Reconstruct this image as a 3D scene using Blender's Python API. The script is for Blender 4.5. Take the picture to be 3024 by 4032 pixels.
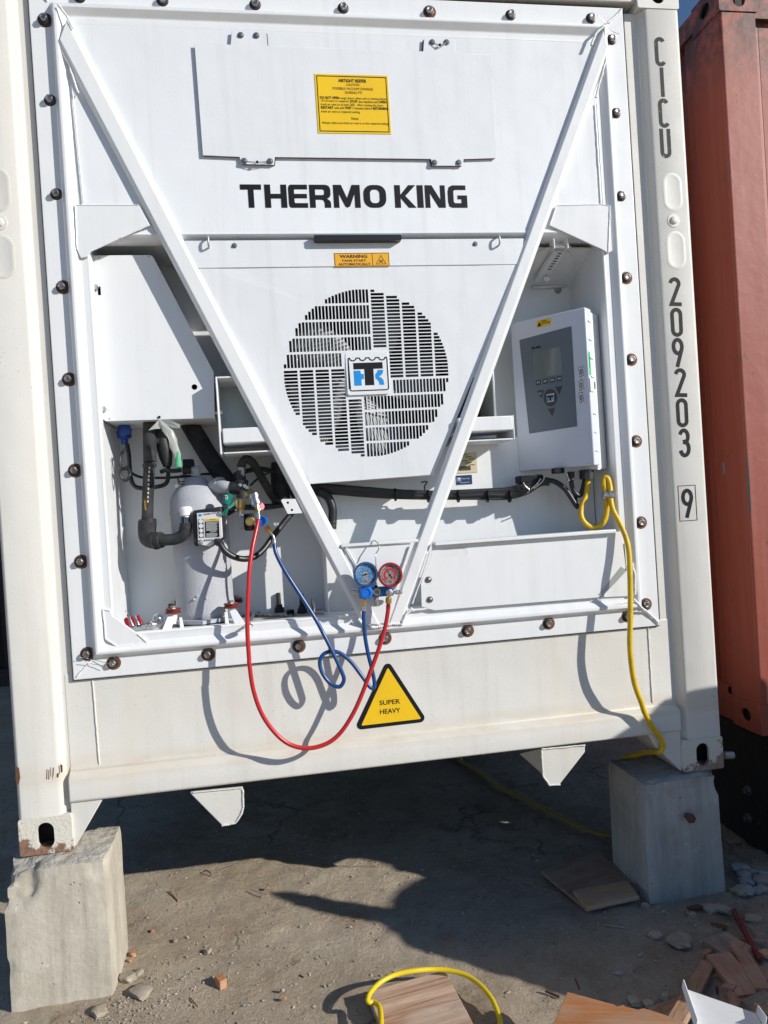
import bpy, bmesh, math, random
from mathutils import Vector, Matrix, noise
from mathutils.geometry import delaunay_2d_cdt
random.seed(7)
R_ = math.radians
for o in list(bpy.data.objects): bpy.data.objects.remove(o)
sc = bpy.context.scene
col = sc.collection

# ------------------------------------------------------------------ camera
CAM = Vector((0.834717, -2.533296, 1.039454)); FPX = 2958.69
yaw, pit, rol = 0.156608, -0.008142, -0.062809
F0 = Vector((math.sin(yaw)*math.cos(pit), math.cos(yaw)*math.cos(pit), math.sin(pit)))
R0 = Vector((math.cos(yaw), -math.sin(yaw), 0)); U0 = R0.cross(F0)
CR = R0*math.cos(rol)+U0*math.sin(rol); CU = -R0*math.sin(rol)+U0*math.cos(rol)
cd = bpy.data.cameras.new('camera'); cam = bpy.data.objects.new('camera', cd); col.objects.link(cam)
m = Matrix((CR, CU, -F0)).transposed().to_4x4(); m.translation = CAM
cam.matrix_world = m
cd.sensor_fit = 'HORIZONTAL'; cd.sensor_width = 36; cd.lens = 36*FPX/3024; cd.clip_start = .05; cd.clip_end = 2000
sc.camera = cam

# ------------------------------------------------------------------ light
SUN = Vector((-1.75, 1.24, -1.0)).normalized()
w = bpy.data.worlds.new('World'); sc.world = w; w.use_nodes = True
nt = w.node_tree; bg = nt.nodes['Background']
sky = nt.nodes.new('ShaderNodeTexSky'); sky.sky_type = 'NISHITA'; sky.sun_disc = False
sky.sun_elevation = math.asin(-SUN.z); sky.sun_rotation = math.atan2(-SUN.x, -SUN.y)
sky.air_density = 1.0; sky.dust_density = .1; sky.ozone_density = 4.5; sky.altitude = 1200
nt.links.new(sky.outputs[0], bg.inputs[0]); bg.inputs[1].default_value = 0.10
ld = bpy.data.lights.new('sun', 'SUN'); ld.energy = 4.6; ld.angle = R_(.53); ld.color = (1, .955, .88)
lo = bpy.data.objects.new('sun', ld); col.objects.link(lo); lo.location = (6, -5, 6)
lo.rotation_euler = SUN.to_track_quat('-Z', 'Y').to_euler()
sc.view_settings.view_transform = 'Standard'; sc.view_settings.look = 'None'
sc.view_settings.exposure = 0.03; sc.view_settings.gamma = 1; sc.view_settings.use_curve_mapping = False
sc.render.engine = 'CYCLES'

# ------------------------------------------------------------------ rays: a point of the photograph -> a place at a known depth / plane
def ray(px, py):
    return F0 + CR*((px-1512)/FPX) - CU*((py-2016)/FPX)
def at(px, py, y):                       # on the vertical plane y
    D = ray(px, py); return CAM + D*((y-CAM.y)/D.y)
def gz(px, py, z):                       # on the horizontal plane z
    D = ray(px, py); return CAM + D*((z-CAM.z)/D.z)
def onp(px, py, P, N):
    D = ray(px, py); return CAM + D*((P-CAM).dot(N)/D.dot(N))
def zf(ox, oy, k): return lambda x, y: (ox+x*k, oy+y*k)
K = .6028
z1 = zf(0, 0, K); z2 = zf(900, 0, .6631); z3 = zf(2000, 0, .6173); z4 = zf(0, 900, K); zg = zf(1000, 1000, K); zr = zf(1900, 900, K)
za = zf(300, 1600, K); zc = zf(1200, 1800, K); zd = zf(2024, 1800, K); ze = zf(0, 2400, K); zh = zf(900, 2500, K); zi = zf(2024, 2700, K)
zj = zf(0, 3200, K); zk = zf(1300, 3400, 1.0392); zb = zf(350, 1650, .3014); zq = zf(750, 1800, .3014); zm = zf(1300, 2100, .2411)
zn = zf(2224, 3400, .4822); zu = zf(0, 0, 1.8228); zo = zf(900, 3200, .8439); zp = zf(2600, 2500, .3618); zt = zf(2600, 0, .3164)
def L(z, pts, y): return [at(*z(*p), y) for p in pts]
def L3(z, pts): return [at(*z(p[0], p[1]), p[2]) for p in pts]

# ------------------------------------------------------------------ materials
def mat(name, color, rough=.5, metal=0., coat=0.):
    mt = bpy.data.materials.new(name); mt.use_nodes = True
    b = mt.node_tree.nodes['Principled BSDF']
    b.inputs['Base Color'].default_value = (*color, 1); b.inputs['Roughness'].default_value = rough
    b.inputs['Metallic'].default_value = metal; b.inputs['Coat Weight'].default_value = coat
    return mt
class NB:                                 # small node builder
    def __init__(s, mt): s.t = mt.node_tree; s.b = s.t.nodes['Principled BSDF']; s.tc = s.t.nodes.new('ShaderNodeTexCoord'); s.geo = None
    def co(s, scale=(1, 1, 1), world=True):
        mp = s.t.nodes.new('ShaderNodeMapping'); mp.inputs['Scale'].default_value = scale
        if world:
            if s.geo is None: s.geo = s.t.nodes.new('ShaderNodeNewGeometry')
            s.t.links.new(s.geo.outputs['Position'], mp.inputs[0])
        else: s.t.links.new(s.tc.outputs['Object'], mp.inputs[0])
        return mp.outputs[0]
    def noise(s, scale, det=4, rough=.55, vec=None, dist=0):
        n = s.t.nodes.new('ShaderNodeTexNoise'); n.inputs['Scale'].default_value = scale; n.inputs['Detail'].default_value = det
        n.inputs['Roughness'].default_value = rough; n.inputs['Distortion'].default_value = dist
        s.t.links.new(vec or s.co(), n.inputs['Vector']); return n.outputs[0]
    def vor(s, scale, feat='F1', vec=None, rnd=1.):
        n = s.t.nodes.new('ShaderNodeTexVoronoi'); n.feature = feat; n.inputs['Scale'].default_value = scale; n.inputs['Randomness'].default_value = rnd
        s.t.links.new(vec or s.co(), n.inputs['Vector']); return n.outputs[0]
    def ramp(s, f, a, b, c0=0., c1=1.):
        n = s.t.nodes.new('ShaderNodeMapRange'); n.inputs[1].default_value = a; n.inputs[2].default_value = b
        n.inputs[3].default_value = c0; n.inputs[4].default_value = c1; s.t.links.new(f, n.inputs[0]); return n.outputs[0]
    def math(s, op, a, b):
        n = s.t.nodes.new('ShaderNodeMath'); n.operation = op
        for i, v in enumerate((a, b)):
            if hasattr(v, 'links'): s.t.links.new(v, n.inputs[i])
            else: n.inputs[i].default_value = v
        return n.outputs[0]
    def mix(s, f, a, b, blend='MIX'):
        n = s.t.nodes.new('ShaderNodeMix'); n.data_type = 'RGBA'; n.blend_type = blend
        for sock, v in ((n.inputs[0], f), (n.inputs[6], a), (n.inputs[7], b)):
            if hasattr(v, 'links'): s.t.links.new(v, sock)
            elif isinstance(v, (int, float)): sock.default_value = v
            else: sock.default_value = (*v, 1)
        return n.outputs[2]
    def sep(s, axis='Z'):
        if s.geo is None: s.geo = s.t.nodes.new('ShaderNodeNewGeometry')
        n = s.t.nodes.new('ShaderNodeSeparateXYZ'); s.t.links.new(s.geo.outputs['Position'], n.inputs[0]); return n.outputs[axis]
    def color(s, c): s.t.links.new(c, s.b.inputs['Base Color'])
    def rough(s, c): s.t.links.new(c, s.b.inputs['Roughness'])
    def bump(s, h, dist=.002, strength=1.):
        n = s.t.nodes.new('ShaderNodeBump'); n.inputs['Distance'].default_value = dist; n.inputs['Strength'].default_value = strength
        s.t.links.new(h, n.inputs['Height']); s.t.links.new(n.outputs[0], s.b.inputs['Normal'])

def paint(name, base, dirt, rough, streak=.25, speck=.0, wave=.0006, yellow=None):
    mt = mat(name, base, rough); n = NB(mt)
    st = n.ramp(n.noise(1, 5, .6, n.co((26, 26, 1.1))), .5, .85, 0, streak)
    cl = n.ramp(n.noise(3.2, 5, .6), .5, .8, 0, streak*.8)
    c = n.mix(st, base, dirt); c = n.mix(cl, c, tuple(x*.93 for x in base))
    if yellow:
        c = n.mix(n.ramp(n.noise(2.1, 3, .5, n.co((2.2, 2, .5))), .5, .78, 0, .4), c, yellow)
    if speck:
        d = n.vor(62); m_ = n.ramp(d, .045, .10, 1, 0); gate = n.ramp(n.noise(5.5, 2), .5, .62)
        c = n.mix(n.math('MULTIPLY', n.math('MULTIPLY', m_, gate), speck), c, (.16, .11, .07))
        d2 = n.noise(38, 6, .75, n.co((1, 1, .35)))
        c = n.mix(n.math('MULTIPLY', n.ramp(d2, .64, .74), n.ramp(n.noise(3.3, 3), .5, .68, 0, .35)), c, (.30, .28, .24))
    if yellow:            # road dirt gathered along the rolled edge of the sill and rust specks
        z = n.sep('Z'); band = n.math('MULTIPLY', n.math('MULTIPLY', n.ramp(z, .205, .232), n.ramp(z, .30, .255)), n.ramp(n.noise(3, 4, .6, n.co((2, 2, 9))), .35, .7, .25, .85))
        c = n.mix(band, c, (.60, .52, .40))
        c = n.mix(n.math('MULTIPLY', n.ramp(n.vor(85), .05, .11, 1, 0), n.ramp(n.noise(2.3, 3), .42, .58, 0, .8)), c, (.20, .13, .08))
    n.color(c)
    n.rough(n.ramp(n.noise(9, 4), .3, .8, rough-.06, rough+.14))
    n.bump(n.math('ADD', n.noise(4, 2), n.math('MULTIPLY', n.noise(220, 2), .06)), wave*6)
    return mt
M = {}
M['unit'] = paint('unit_paint', (.79, .805, .815), (.56, .56, .53), .34, .28, speck=.4)
M['panel'] = paint('panel_paint', (.765, .79, .815), (.53, .51, .47), .38, .36, speck=.4, wave=.0009)
M['beige'] = paint('container_paint', (.69, .675, .63), (.48, .45, .39), .48, .36, speck=.9, wave=.0011, yellow=(.70, .64, .53))
M['weld'] = paint('weld_bead_paint', (.79, .805, .815), (.6, .6, .58), .25, .1)
M['box'] = mat('plastic_shade_tone', (.62, .66, .76), .42); n = NB(M['box']); n.bump(n.noise(400, 2), .0003)  # bluish cast of the shaded door face is put into this colour
M['boxside'] = mat('plastic_lit_tone', (.80, .80, .82), .35)  # whiter copy of the same plastic, toned for the sunlit side
M['keypad'] = mat('keypad_foil', (.125, .15, .185), .42)
M['lcd'] = mat('display_glass', (.17, .19, .18), .18, 0, .4)
M['key'] = mat('key_foil', (.03, .035, .045), .4)
M['black'] = mat('black_paint', (.012, .012, .014), .4)
M['print'] = mat('black_print', (.008, .009, .012), .55); M['print'].node_tree.nodes['Principled BSDF'].inputs['Specular IOR Level'].default_value = .25
M['greyprint'] = mat('worn_print', (.03, .032, .036), .6); n = NB(M['greyprint']); n.color(n.mix(n.ramp(n.noise(60, 4, .7, n.co((1, 1, .4))), .63, .70), (.028, .030, .034), (.5, .5, .48))); M['greyprint'].node_tree.nodes['Principled BSDF'].inputs['Specular IOR Level'].default_value = .25
M['rubber'] = mat('black_rubber', (.016, .017, .019), .55); n = NB(M['rubber']); n.color(n.mix(n.ramp(n.noise(30, 5), .45, .8), (.014, .015, .018), (.05, .05, .05))); n.bump(n.noise(140, 3), .0008)
M['foam'] = mat('pipe_foam', (.022, .024, .028), .8); n = NB(M['foam']); n.color(n.mix(n.ramp(n.noise(20, 5), .4, .8), (.018, .02, .024), (.055, .055, .055))); n.bump(n.noise(90, 4), .002)
M['cable'] = mat('black_cable', (.02, .02, .023), .38)
M['steel'] = mat('bright_steel', (.62, .60, .57), .28, 1.); n = NB(M['steel']); n.rough(n.ramp(n.noise(120, 3), .3, .7, .18, .45))
M['boltm'] = mat('oxidised_bolt', (.16, .145, .135), .34, .9); n = NB(M['boltm']); n.color(n.mix(n.ramp(n.noise(90, 4), .4, .7), (.22, .20, .185), (.50, .47, .44))); n.bump(n.noise(300, 3), .0006)
M['washer'] = mat('dark_washer', (.045, .04, .038), .42, .5)
M['seal'] = mat('rusty_sealant', (.16, .06, .022), .7)
M['screw'] = mat('dull_screw', (.30, .30, .30), .35, .9)
M['yellow'] = mat('sticker_yellow', (.76, .50, .02), .42); n = NB(M['yellow']); n.color(n.mix(n.ramp(n.noise(6, 4), .4, .8), (.88, .56, .008), (.78, .49, .012)))
M['orange'] = mat('sticker_orange', (.80, .42, .025), .42)
M['brownprint'] = mat('brown_print', (.10, .018, .01), .5)
M['white'] = mat('white_label', (.78, .79, .80), .4)
M['blueprint'] = mat('blue_print', (.01, .27, .70), .4)
M['redhose'] = mat('red_hose_rubber', (.50, .018, .022), .30)
M['bluehose'] = mat('blue_hose_rubber', (.006, .055, .21), .30)
M['redp'] = mat('red_plastic', (.27, .012, .014), .28)
M['bluep'] = mat('dark_blue_plastic', (.010, .075, .22), .3)
M['blueb'] = mat('blue_anodised', (.006, .10, .36), .26, .35)
M['knob'] = mat('blue_knob', (.006, .14, .58), .35)
M['brass'] = mat('brass', (.62, .42, .16), .3, 1.)
M['ycable'] = mat('yellow_cable_sheath', (.70, .46, .015), .42); n = NB(M['ycable']); n.color(n.mix(n.math('MULTIPLY', n.ramp(n.noise(26, 6, .7), .5, .75), .55), (.72, .47, .012), (.22, .15, .03))); n.bump(n.noise(320, 2), .0006)
n = NB(M['ycable']); lowz = n.ramp(n.sep('Z'), -.20, -.36, 0, 1); old = M['ycable'].node_tree.nodes['Principled BSDF'].inputs['Base Color'].links[0].from_socket; n.color(n.mix(lowz, old, (.30, .21, .04)))
M['ywet'] = mat('yellow_hose', (.74, .54, .01), .3)
M['grey'] = mat('compressor_coat', (.37, .385, .425), .62); n = NB(M['grey']); n.bump(n.noise(190, 3, .5), .0016); n.color(n.mix(n.ramp(n.noise(7, 4), .35, .75), (.40, .41, .45), (.47, .48, .51)))
M['green'] = mat('green_tag', (.0, .18, .13), .4)
M['greensticker'] = mat('green_sticker', (.02, .52, .10), .45)
M['bag'] = mat('clear_bag', (.62, .65, .60), .2); M['bag'].node_tree.nodes['Principled BSDF'].inputs['Alpha'].default_value = .6
M['bagin'] = mat('green_powder', (.10, .42, .22), .7)
M['cblue'] = mat('blue_connector', (.008, .06, .30), .4)
M['fan'] = mat('cast_fan', (.20, .21, .22), .5, .1)
M['dark'] = mat('dark_interior', (.012, .013, .015), .7)
M['galv'] = mat('galvanised', (.42, .46, .45), .42, .55)
M['pink'] = mat('magenta_cap', (.55, .01, .10), .3)
M['redrub'] = mat('red_grommet', (.16, .02, .015), .5)
# red container
M['red'] = mat('red_container_paint', (.33, .095, .065), .55); n = NB(M['red'])
c = n.mix(n.ramp(n.noise(1, 5, .6, n.co((30, 30, 1.2))), .45, .8, 0, .45), (.29, .064, .040), (.36, .13, .095))
c = n.mix(n.ramp(n.noise(24, 5, .7, n.co((1, 1, .5))), .66, .72), c, (.05, .03, .025))
c = n.mix(n.ramp(n.noise(17, 6, .8), .70, .76, 0, .6), c, (.55, .42, .38))
top = n.math('MULTIPLY', n.ramp(n.sep('Z'), 2.55, 2.85, 0, 1), n.ramp(n.noise(14, 5, .7), .38, .52))
c = n.mix(n.math('MULTIPLY', top, .85), c, (.035, .025, .02))
c = n.mix(n.ramp(n.noise(5, 6, .75), .60, .70, 0, .55), c, (.13, .045, .03))
n.color(c); n.bump(n.noise(9, 3), .003)
M['blackbeam'] = mat('black_steel_support', (.012, .011, .010), .55); n = NB(M['blackbeam'])
n.color(n.mix(n.ramp(n.noise(28, 6, .75, n.co((1, 1, .4))), .62, .70), (.012, .011, .011), (.13, .10, .08))); n.bump(n.noise(40, 4), .003)
# casting: beige with rust towards its lower outer corner
def casting_mat(name, sx, amount):
    mt = mat(name, (.7, .68, .62), .55); n = NB(mt)
    z = n.sep('Z'); x = n.sep('X')
    low = n.ramp(z, .0, .085, 1, 0)
    side = n.ramp(x, sx[0], sx[1], 1, 0)
    f = n.math('ADD', n.math('MULTIPLY', low, .75), n.math('MULTIPLY', side, .55))
    f = n.math('ADD', f, n.ramp(n.noise(26, 6, .7), .3, .75, -.5, .5))
    f = n.ramp(f, .48, .62, 0, amount)
    rust = n.mix(n.ramp(n.noise(60, 5, .7), .35, .65), (.10, .035, .018), (.30, .13, .06))
    base = n.mix(n.ramp(n.noise(120, 5, .7), .60, .68, 0, .8), (.69, .66, .58), (.30, .17, .07))
    n.color(n.mix(f, base, rust)); n.bump(n.noise(90, 5), .0025)
    return mt
M['cast_l'] = casting_mat('casting_left_paint', (-.005, .055), .9)
M['cast_r'] = casting_mat('casting_right_paint', (2.45, 2.37), .75)
M['cast_r'].node_tree.nodes['Principled BSDF'].inputs['Roughness'].default_value = .7
# concrete
def concrete(name, a, b, d=.006, grain=.3):
    mt = mat(name, a, .9); n = NB(mt)
    c = n.mix(n.ramp(n.noise(4, 6, .65, dist=.5), .36, .66), a, b)
    c = n.mix(n.ramp(n.noise(1, 5, .65, n.co((18, 18, 1.3))), .48, .70, 0, .6), c, tuple(x*.68 for x in b))
    c = n.mix(n.ramp(n.noise(9, 4, .6), .62, .74, 0, .5), c, (.40, .26, .13))
    c = n.mix(n.ramp(n.noise(30, 5, .75), .60, .70, 0, .6), c, tuple(min(.8, x*1.35) for x in a))
    pit = n.math('MULTIPLY', n.ramp(n.vor(60), .06, .24, .8, 0), n.ramp(n.noise(13, 5, .7), .56, .64))
    c = n.mix(pit, c, tuple(x*.40 for x in b))
    n.color(c)
    h = n.math('SUBTRACT', n.math('ADD', n.noise(24, 5, .6), n.math('MULTIPLY', n.noise(1, 5, .7, n.co((90, 90, 3))), grain)), pit)
    n.bump(h, d); return mt
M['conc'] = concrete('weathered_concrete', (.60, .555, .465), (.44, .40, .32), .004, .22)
M['conc2'] = concrete('shaded_concrete_block', (.52, .50, .465), (.36, .35, .32), .003, .2)  # greyer, slightly darker concrete than the weathered mix
M['concrough'] = concrete('broken_concrete', (.56, .53, .47), (.42, .39, .34), .02)
# ground
M['ground'] = mat('yard_ground', (.2, .16, .12), .95); n = NB(M['ground'])
wv = n.co((1, 1, 1))
c = n.mix(n.ramp(n.noise(1.6, 6, .62, dist=.6), .38, .64), (.50, .385, .265), (.74, .62, .47))
c = n.mix(n.ramp(n.noise(6.5, 6, .7, dist=.8), .45, .70, 0, .8), c, (.70, .60, .46))
c = n.mix(n.ramp(n.noise(13, 6, .8), .56, .68, 0, .75), c, (.33, .235, .155))
c = n.mix(n.ramp(n.noise(3.1, 5, .65), .58, .72, 0, .55), c, (.52, .34, .19))
c = n.mix(n.ramp(n.noise(55, 6, .8), .55, .64, 0, .85), c, (.70, .62, .50))
c = n.mix(n.ramp(n.noise(36, 7, .85), .60, .70, 0, .85), c, (.15, .105, .07))
c = n.mix(n.ramp(n.noise(170, 3, .8), .60, .68, 0, .9), c, (.08, .058, .04))
wr = n.t.nodes.new('ShaderNodeTexNoise'); wr.inputs['Scale'].default_value = 4; wr.inputs['Detail'].default_value = 5
n.t.links.new(wv, wr.inputs['Vector'])
mx = n.t.nodes.new('ShaderNodeMix'); mx.data_type = 'VECTOR'; mx.inputs[0].default_value = .22
n.t.links.new(wv, mx.inputs[4]); n.t.links.new(wr.outputs[1], mx.inputs[5])
crk = n.ramp(n.vor(1.5, 'DISTANCE_TO_EDGE', mx.outputs[1]), .0, .011, 1, 0)
crk = n.math('MULTIPLY', crk, n.ramp(n.noise(2.2, 3), .47, .56))
c = n.mix(n.math('MULTIPLY', crk, .5), c, (.05, .038, .028))
n.color(c)
h = n.math('ADD', n.math('MULTIPLY', n.noise(9, 7, .7), .8), n.math('ADD', n.math('MULTIPLY', n.noise(60, 6, .8), .6), n.math('MULTIPLY', n.noise(190, 4, .8), .3)))
n.bump(n.math('SUBTRACT', h, n.math('MULTIPLY', crk, .5)), .034)
M['stone'] = concrete('rubble_stone', (.46, .40, .32), (.31, .255, .19), .006)
def wood(name, a, b, ang=0., contrast=1., fine=1.):
    mt = mat(name, a, .75); n = NB(mt)
    v0 = n.t.nodes.new('ShaderNodeMapping'); v0.inputs['Rotation'].default_value = (0, 0, -ang); n.t.links.new(n.tc.outputs['Object'], v0.inputs[0])
    v = n.t.nodes.new('ShaderNodeMapping'); v.inputs['Scale'].default_value = (2.2*fine, 42*fine, 42*fine); n.t.links.new(v0.outputs[0], v.inputs[0])
    g = n.noise(1, 5, .6, v.outputs[0], .9)
    c = n.mix(n.ramp(g, .5-.14/contrast, .5+.14/contrast), b, a)
    f_ = n.t.nodes.new('ShaderNodeMapping'); f_.inputs['Scale'].default_value = (12, 420, 200); n.t.links.new(v0.outputs[0], f_.inputs[0])
    c = n.mix(n.ramp(n.noise(1, 2, .6, f_.outputs[0]), .5, .75, 0, .45), c, tuple(x*.5 for x in b))
    c = n.mix(n.ramp(n.noise(14, 5, .75, n.co((1, 1, 1), False)), .60, .72, 0, .55), c, tuple(x*.4 for x in b))
    c = n.mix(n.ramp(n.noise(7, 5, .7, n.co((1, 1, 1), False)), .42, .62, 0, .45), c, (.46, .38, .30))
    n.color(c); n.bump(g, .003); return mt
def wmat(kind, ang):
    a, b, ct_ = {'wlight': ((.66, .47, .34), (.36, .19, .12), 1.3), 'worange': ((.62, .27, .10), (.42, .16, .055), .9), 'wbrown': ((.48, .28, .17), (.30, .165, .10), .9), 'wbrown2': ((.72, .42, .24), (.52, .28, .15), .9),
                'wstick': ((.44, .25, .14), (.26, .13, .075), 1.), 'wgrey': ((.34, .27, .21), (.20, .155, .12), 1.), 'wpink': ((.50, .27, .18), (.34, .16, .10), 1.)}[kind]
    return wood('%s_%d' % (kind, int(ang*100)), a, b, ang, ct_)
M['worange'] = wmat('worange', .6)
M['wbrown'] = wmat('wbrown', .6)
M['wstick'] = wmat('wstick', .6)
M['wgrey'] = wmat('wgrey', .6)
M['wpink'] = wmat('wpink', .6)
M['wlight'] = wmat('wlight', .6)
M['redpaint'] = mat('red_painted_wood', (.20, .015, .02), .6)
M['rust'] = mat('rusty_iron', (.13, .06, .035), .8); n = NB(M['rust']); n.bump(n.noise(90, 4), .002)
M['caster_dark'] = mat('dark_tarpaulin', (.05, .06, .07), .6); n = NB(M['caster_dark']); n.bump(n.noise(3, 5, .6), .05)  # surface of the added, unseen body that casts the large shadow
M['cream'] = mat('cream_nameplate', (.62, .54, .36), .4)
M['navy'] = mat('navy_nameplate', (.012, .04, .12), .35)
M['powder'] = mat('pale_rubble', (.36, .37, .36), .95); n = NB(M['powder']); n.bump(n.noise(40, 6), .01)

# ------------------------------------------------------------------ objects
def tag(o, label=None, cat=None, group=None, kind=None):
    if label: o['label'] = label
    if cat: o['category'] = cat
    if group: o['group'] = group
    if kind: o['kind'] = kind
    return o
def thing(name, loc, label, cat, group=None):
    o = bpy.data.objects.new(name, None); o.location = loc; o.empty_display_size = .1; col.objects.link(o)
    return tag(o, label, cat, group)
WORLD = {}
def wloc(o):
    return WORLD.get(o.name, o.location.copy())
def mk(name, verts, faces, mt, parent=None, smooth=False, bevel=0., seg=2, label=None, split=None):
    verts = [Vector(v) for v in verts]
    lo_ = Vector((min(v[i] for v in verts) for i in range(3))); hi = Vector((max(v[i] for v in verts) for i in range(3)))
    c = (lo_+hi)/2
    me = bpy.data.meshes.new(name); me.from_pydata([v-c for v in verts], [], faces); me.update()
    bm = bmesh.new(); bm.from_mesh(me); bmesh.ops.recalc_face_normals(bm, faces=bm.faces); bm.to_mesh(me); bm.free()
    me.materials.append(M[mt] if isinstance(mt, str) else mt)
    o = bpy.data.objects.new(name, me); col.objects.link(o)
    WORLD[o.name] = c
    if parent is not None:
        o.parent = parent; o.location = c - wloc(parent)
    else: o.location = c
    if smooth:
        for p in me.polygons: p.use_smooth = True
        if smooth != 'all': me.set_sharp_from_angle(angle=R_(35))
    if bevel:
        b = o.modifiers.new('bevel', 'BEVEL'); b.width = bevel; b.segments = seg; b.limit_method = 'ANGLE'; b.angle_limit = R_(35)
        b.harden_normals = False
        for p in me.polygons: p.use_smooth = True
        me.set_sharp_from_angle(angle=R_(35)) if not smooth else None
    if label: o['label'] = label
    return o
def box(name, x, y, z, mt, parent=None, bevel=0., **k):
    v = [(a, b, c) for a in x for b in y for c in z]
    f = [(0, 1, 3, 2), (4, 6, 7, 5), (0, 4, 5, 1), (2, 3, 7, 6), (0, 2, 6, 4), (1, 5, 7, 3)]
    return mk(name, v, f, mt, parent, bevel=bevel, **k)
def prism(name, pts, off, mt, parent=None, bevel=0., **k):      # loop of 3-D points extruded along off
    off = Vector(off); n = len(pts); v = [Vector(p) for p in pts]+[Vector(p)+off for p in pts]
    f = [tuple(range(n)), tuple(range(2*n-1, n-1, -1))]+[(i, (i+1) % n, n+(i+1) % n, n+i) for i in range(n)]
    return mk(name, v, f, mt, parent, bevel=bevel, **k)
def inside(p, poly):
    x, y = p; c = False; j = len(poly)-1
    for i in range(len(poly)):
        xi, yi = poly[i]; xj, yj = poly[j]
        if (yi > y) != (yj > y) and x < (xj-xi)*(y-yi)/(yj-yi)+xi: c = not c
        j = i
    return c
def flat(adds, holes, grid=None):          # 2-D region -> verts, triangles
    V = []; E_ = []
    for poly in adds+holes:
        s = len(V); V += [Vector(p) for p in poly]; E_ += [(s+i, s+(i+1) % len(poly)) for i in range(len(poly))]
    vo, eo, fo, *_ = delaunay_2d_cdt(V, E_, [], 0, 1e-7)
    hb = [(min(p[0] for p in h), max(p[0] for p in h), min(p[1] for p in h), max(p[1] for p in h), h) for h in holes]
    out = []
    for f in fo:
        cx = sum(vo[i].x for i in f)/len(f); cy = sum(vo[i].y for i in f)/len(f)
        if not any(inside((cx, cy), a) for a in adds): continue
        if any(b[0] < cx < b[1] and b[2] < cy < b[3] and inside((cx, cy), b[4]) for b in hb): continue
        out.append(tuple(f))
    return vo, out
def sheet(name, adds, holes, fn, off, mt, parent=None, bevel=0., smooth=False, **k):   # flat region mapped by fn(x,z)->3-D, with thickness off
    vo, fo = flat(adds, holes); used = sorted({i for f in fo for i in f}); ix = {v: i for i, v in enumerate(used)}
    P = [Vector(fn(vo[i].x, vo[i].y)) for i in used]; n = len(P); off = Vector(off)
    tri = [tuple(ix[i] for i in f) for f in fo]
    cnt = {}
    for f in tri:
        for i in range(len(f)):
            a, b = f[i], f[(i+1) % len(f)]; cnt.setdefault((min(a, b), max(a, b)), []).append((a, b))
    F_ = list(tri)+[tuple(n+i for i in reversed(f)) for f in tri]
    for kk, l in cnt.items():
        if len(l) == 1: a, b = l[0]; F_.append((b, a, n+a, n+b))
    return mk(name, P+[p+off for p in P], F_, mt, parent, bevel=bevel, smooth=smooth, **k)
def frame_of(ax):
    ax = Vector(ax).normalized(); t = Vector((0, 0, 1)) if abs(ax.z) < .9 else Vector((1, 0, 0))
    u = ax.cross(t).normalized(); return ax, u, ax.cross(u)
def lathe(name, p, axis, prof, mt, parent=None, n=20, smooth=True, caps=True, bump=None, **k):   # prof: (distance along axis, radius)
    p = Vector(p); ax, u, v = frame_of(axis); V = []; F_ = []
    for (d, r) in prof:
        for i in range(n):
            a = 2*math.pi*i/n; rr = r
            q = p+ax*d+(u*math.cos(a)+v*math.sin(a))*rr
            V.append(q)
    for j in range(len(prof)-1):
        for i in range(n): F_.append((j*n+i, j*n+(i+1) % n, (j+1)*n+(i+1) % n, (j+1)*n+i))
    if caps: F_.append(tuple(range(n))); F_.append(tuple((len(prof)-1)*n+i for i in reversed(range(n))))
    return mk(name, V, F_, mt, parent, smooth=smooth, **k)
def cyl(name, a, b, r, mt, parent=None, n=16, r2=None, **k):
    a = Vector(a); b = Vector(b); return lathe(name, a, b-a, [(0, r), ((b-a).length, r if r2 is None else r2)], mt, parent, n, **k)
def spline(pts, k=8, closed=False):
    pts = [Vector(p) for p in pts]; out = []; n = len(pts)
    rng = range(n) if closed else range(n-1)
    for i in rng:
        if closed: a, b, c, d = pts[i-1], pts[i], pts[(i+1) % n], pts[(i+2) % n]
        else: a, b, c, d = pts[max(i-1, 0)], pts[i], pts[i+1], pts[min(i+2, n-1)]
        for j in range(k):
            t = j/k; out.append(.5*((2*b)+(c-a)*t+(2*a-5*b+4*c-d)*t*t+(3*b-a-3*c+d)*t**3))
    if not closed: out.append(pts[-1])
    return out
def tube(name, pts, r, mt, parent=None, n=10, k=8, rf=None, sp=True, **kw):
    P = spline(pts, k) if sp else [Vector(p) for p in pts]
    T = (P[1]-P[0]).normalized(); _, u, v = frame_of(T); V = []; F_ = []; N_ = len(P); s = 0
    for i, p in enumerate(P):
        t = (P[min(i+1, N_-1)]-P[max(i-1, 0)]).normalized(); q = T.rotation_difference(t); u = q @ u; T = t; v = t.cross(u)
        if i: s += (P[i]-P[i-1]).length
        rr = r if rf is None else rf(i/(N_-1), s)
        for j in range(n):
            a = 2*math.pi*j/n; V.append(p+(u*math.cos(a)+v*math.sin(a))*rr)
    for i in range(N_-1):
        for j in range(n): F_.append((i*n+j, i*n+(j+1) % n, (i+1)*n+(j+1) % n, (i+1)*n+j))
    F_.append(tuple(range(n))); F_.append(tuple((N_-1)*n+j for j in reversed(range(n))))
    return mk(name, V, F_, mt, parent, smooth='all', **kw)
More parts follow.
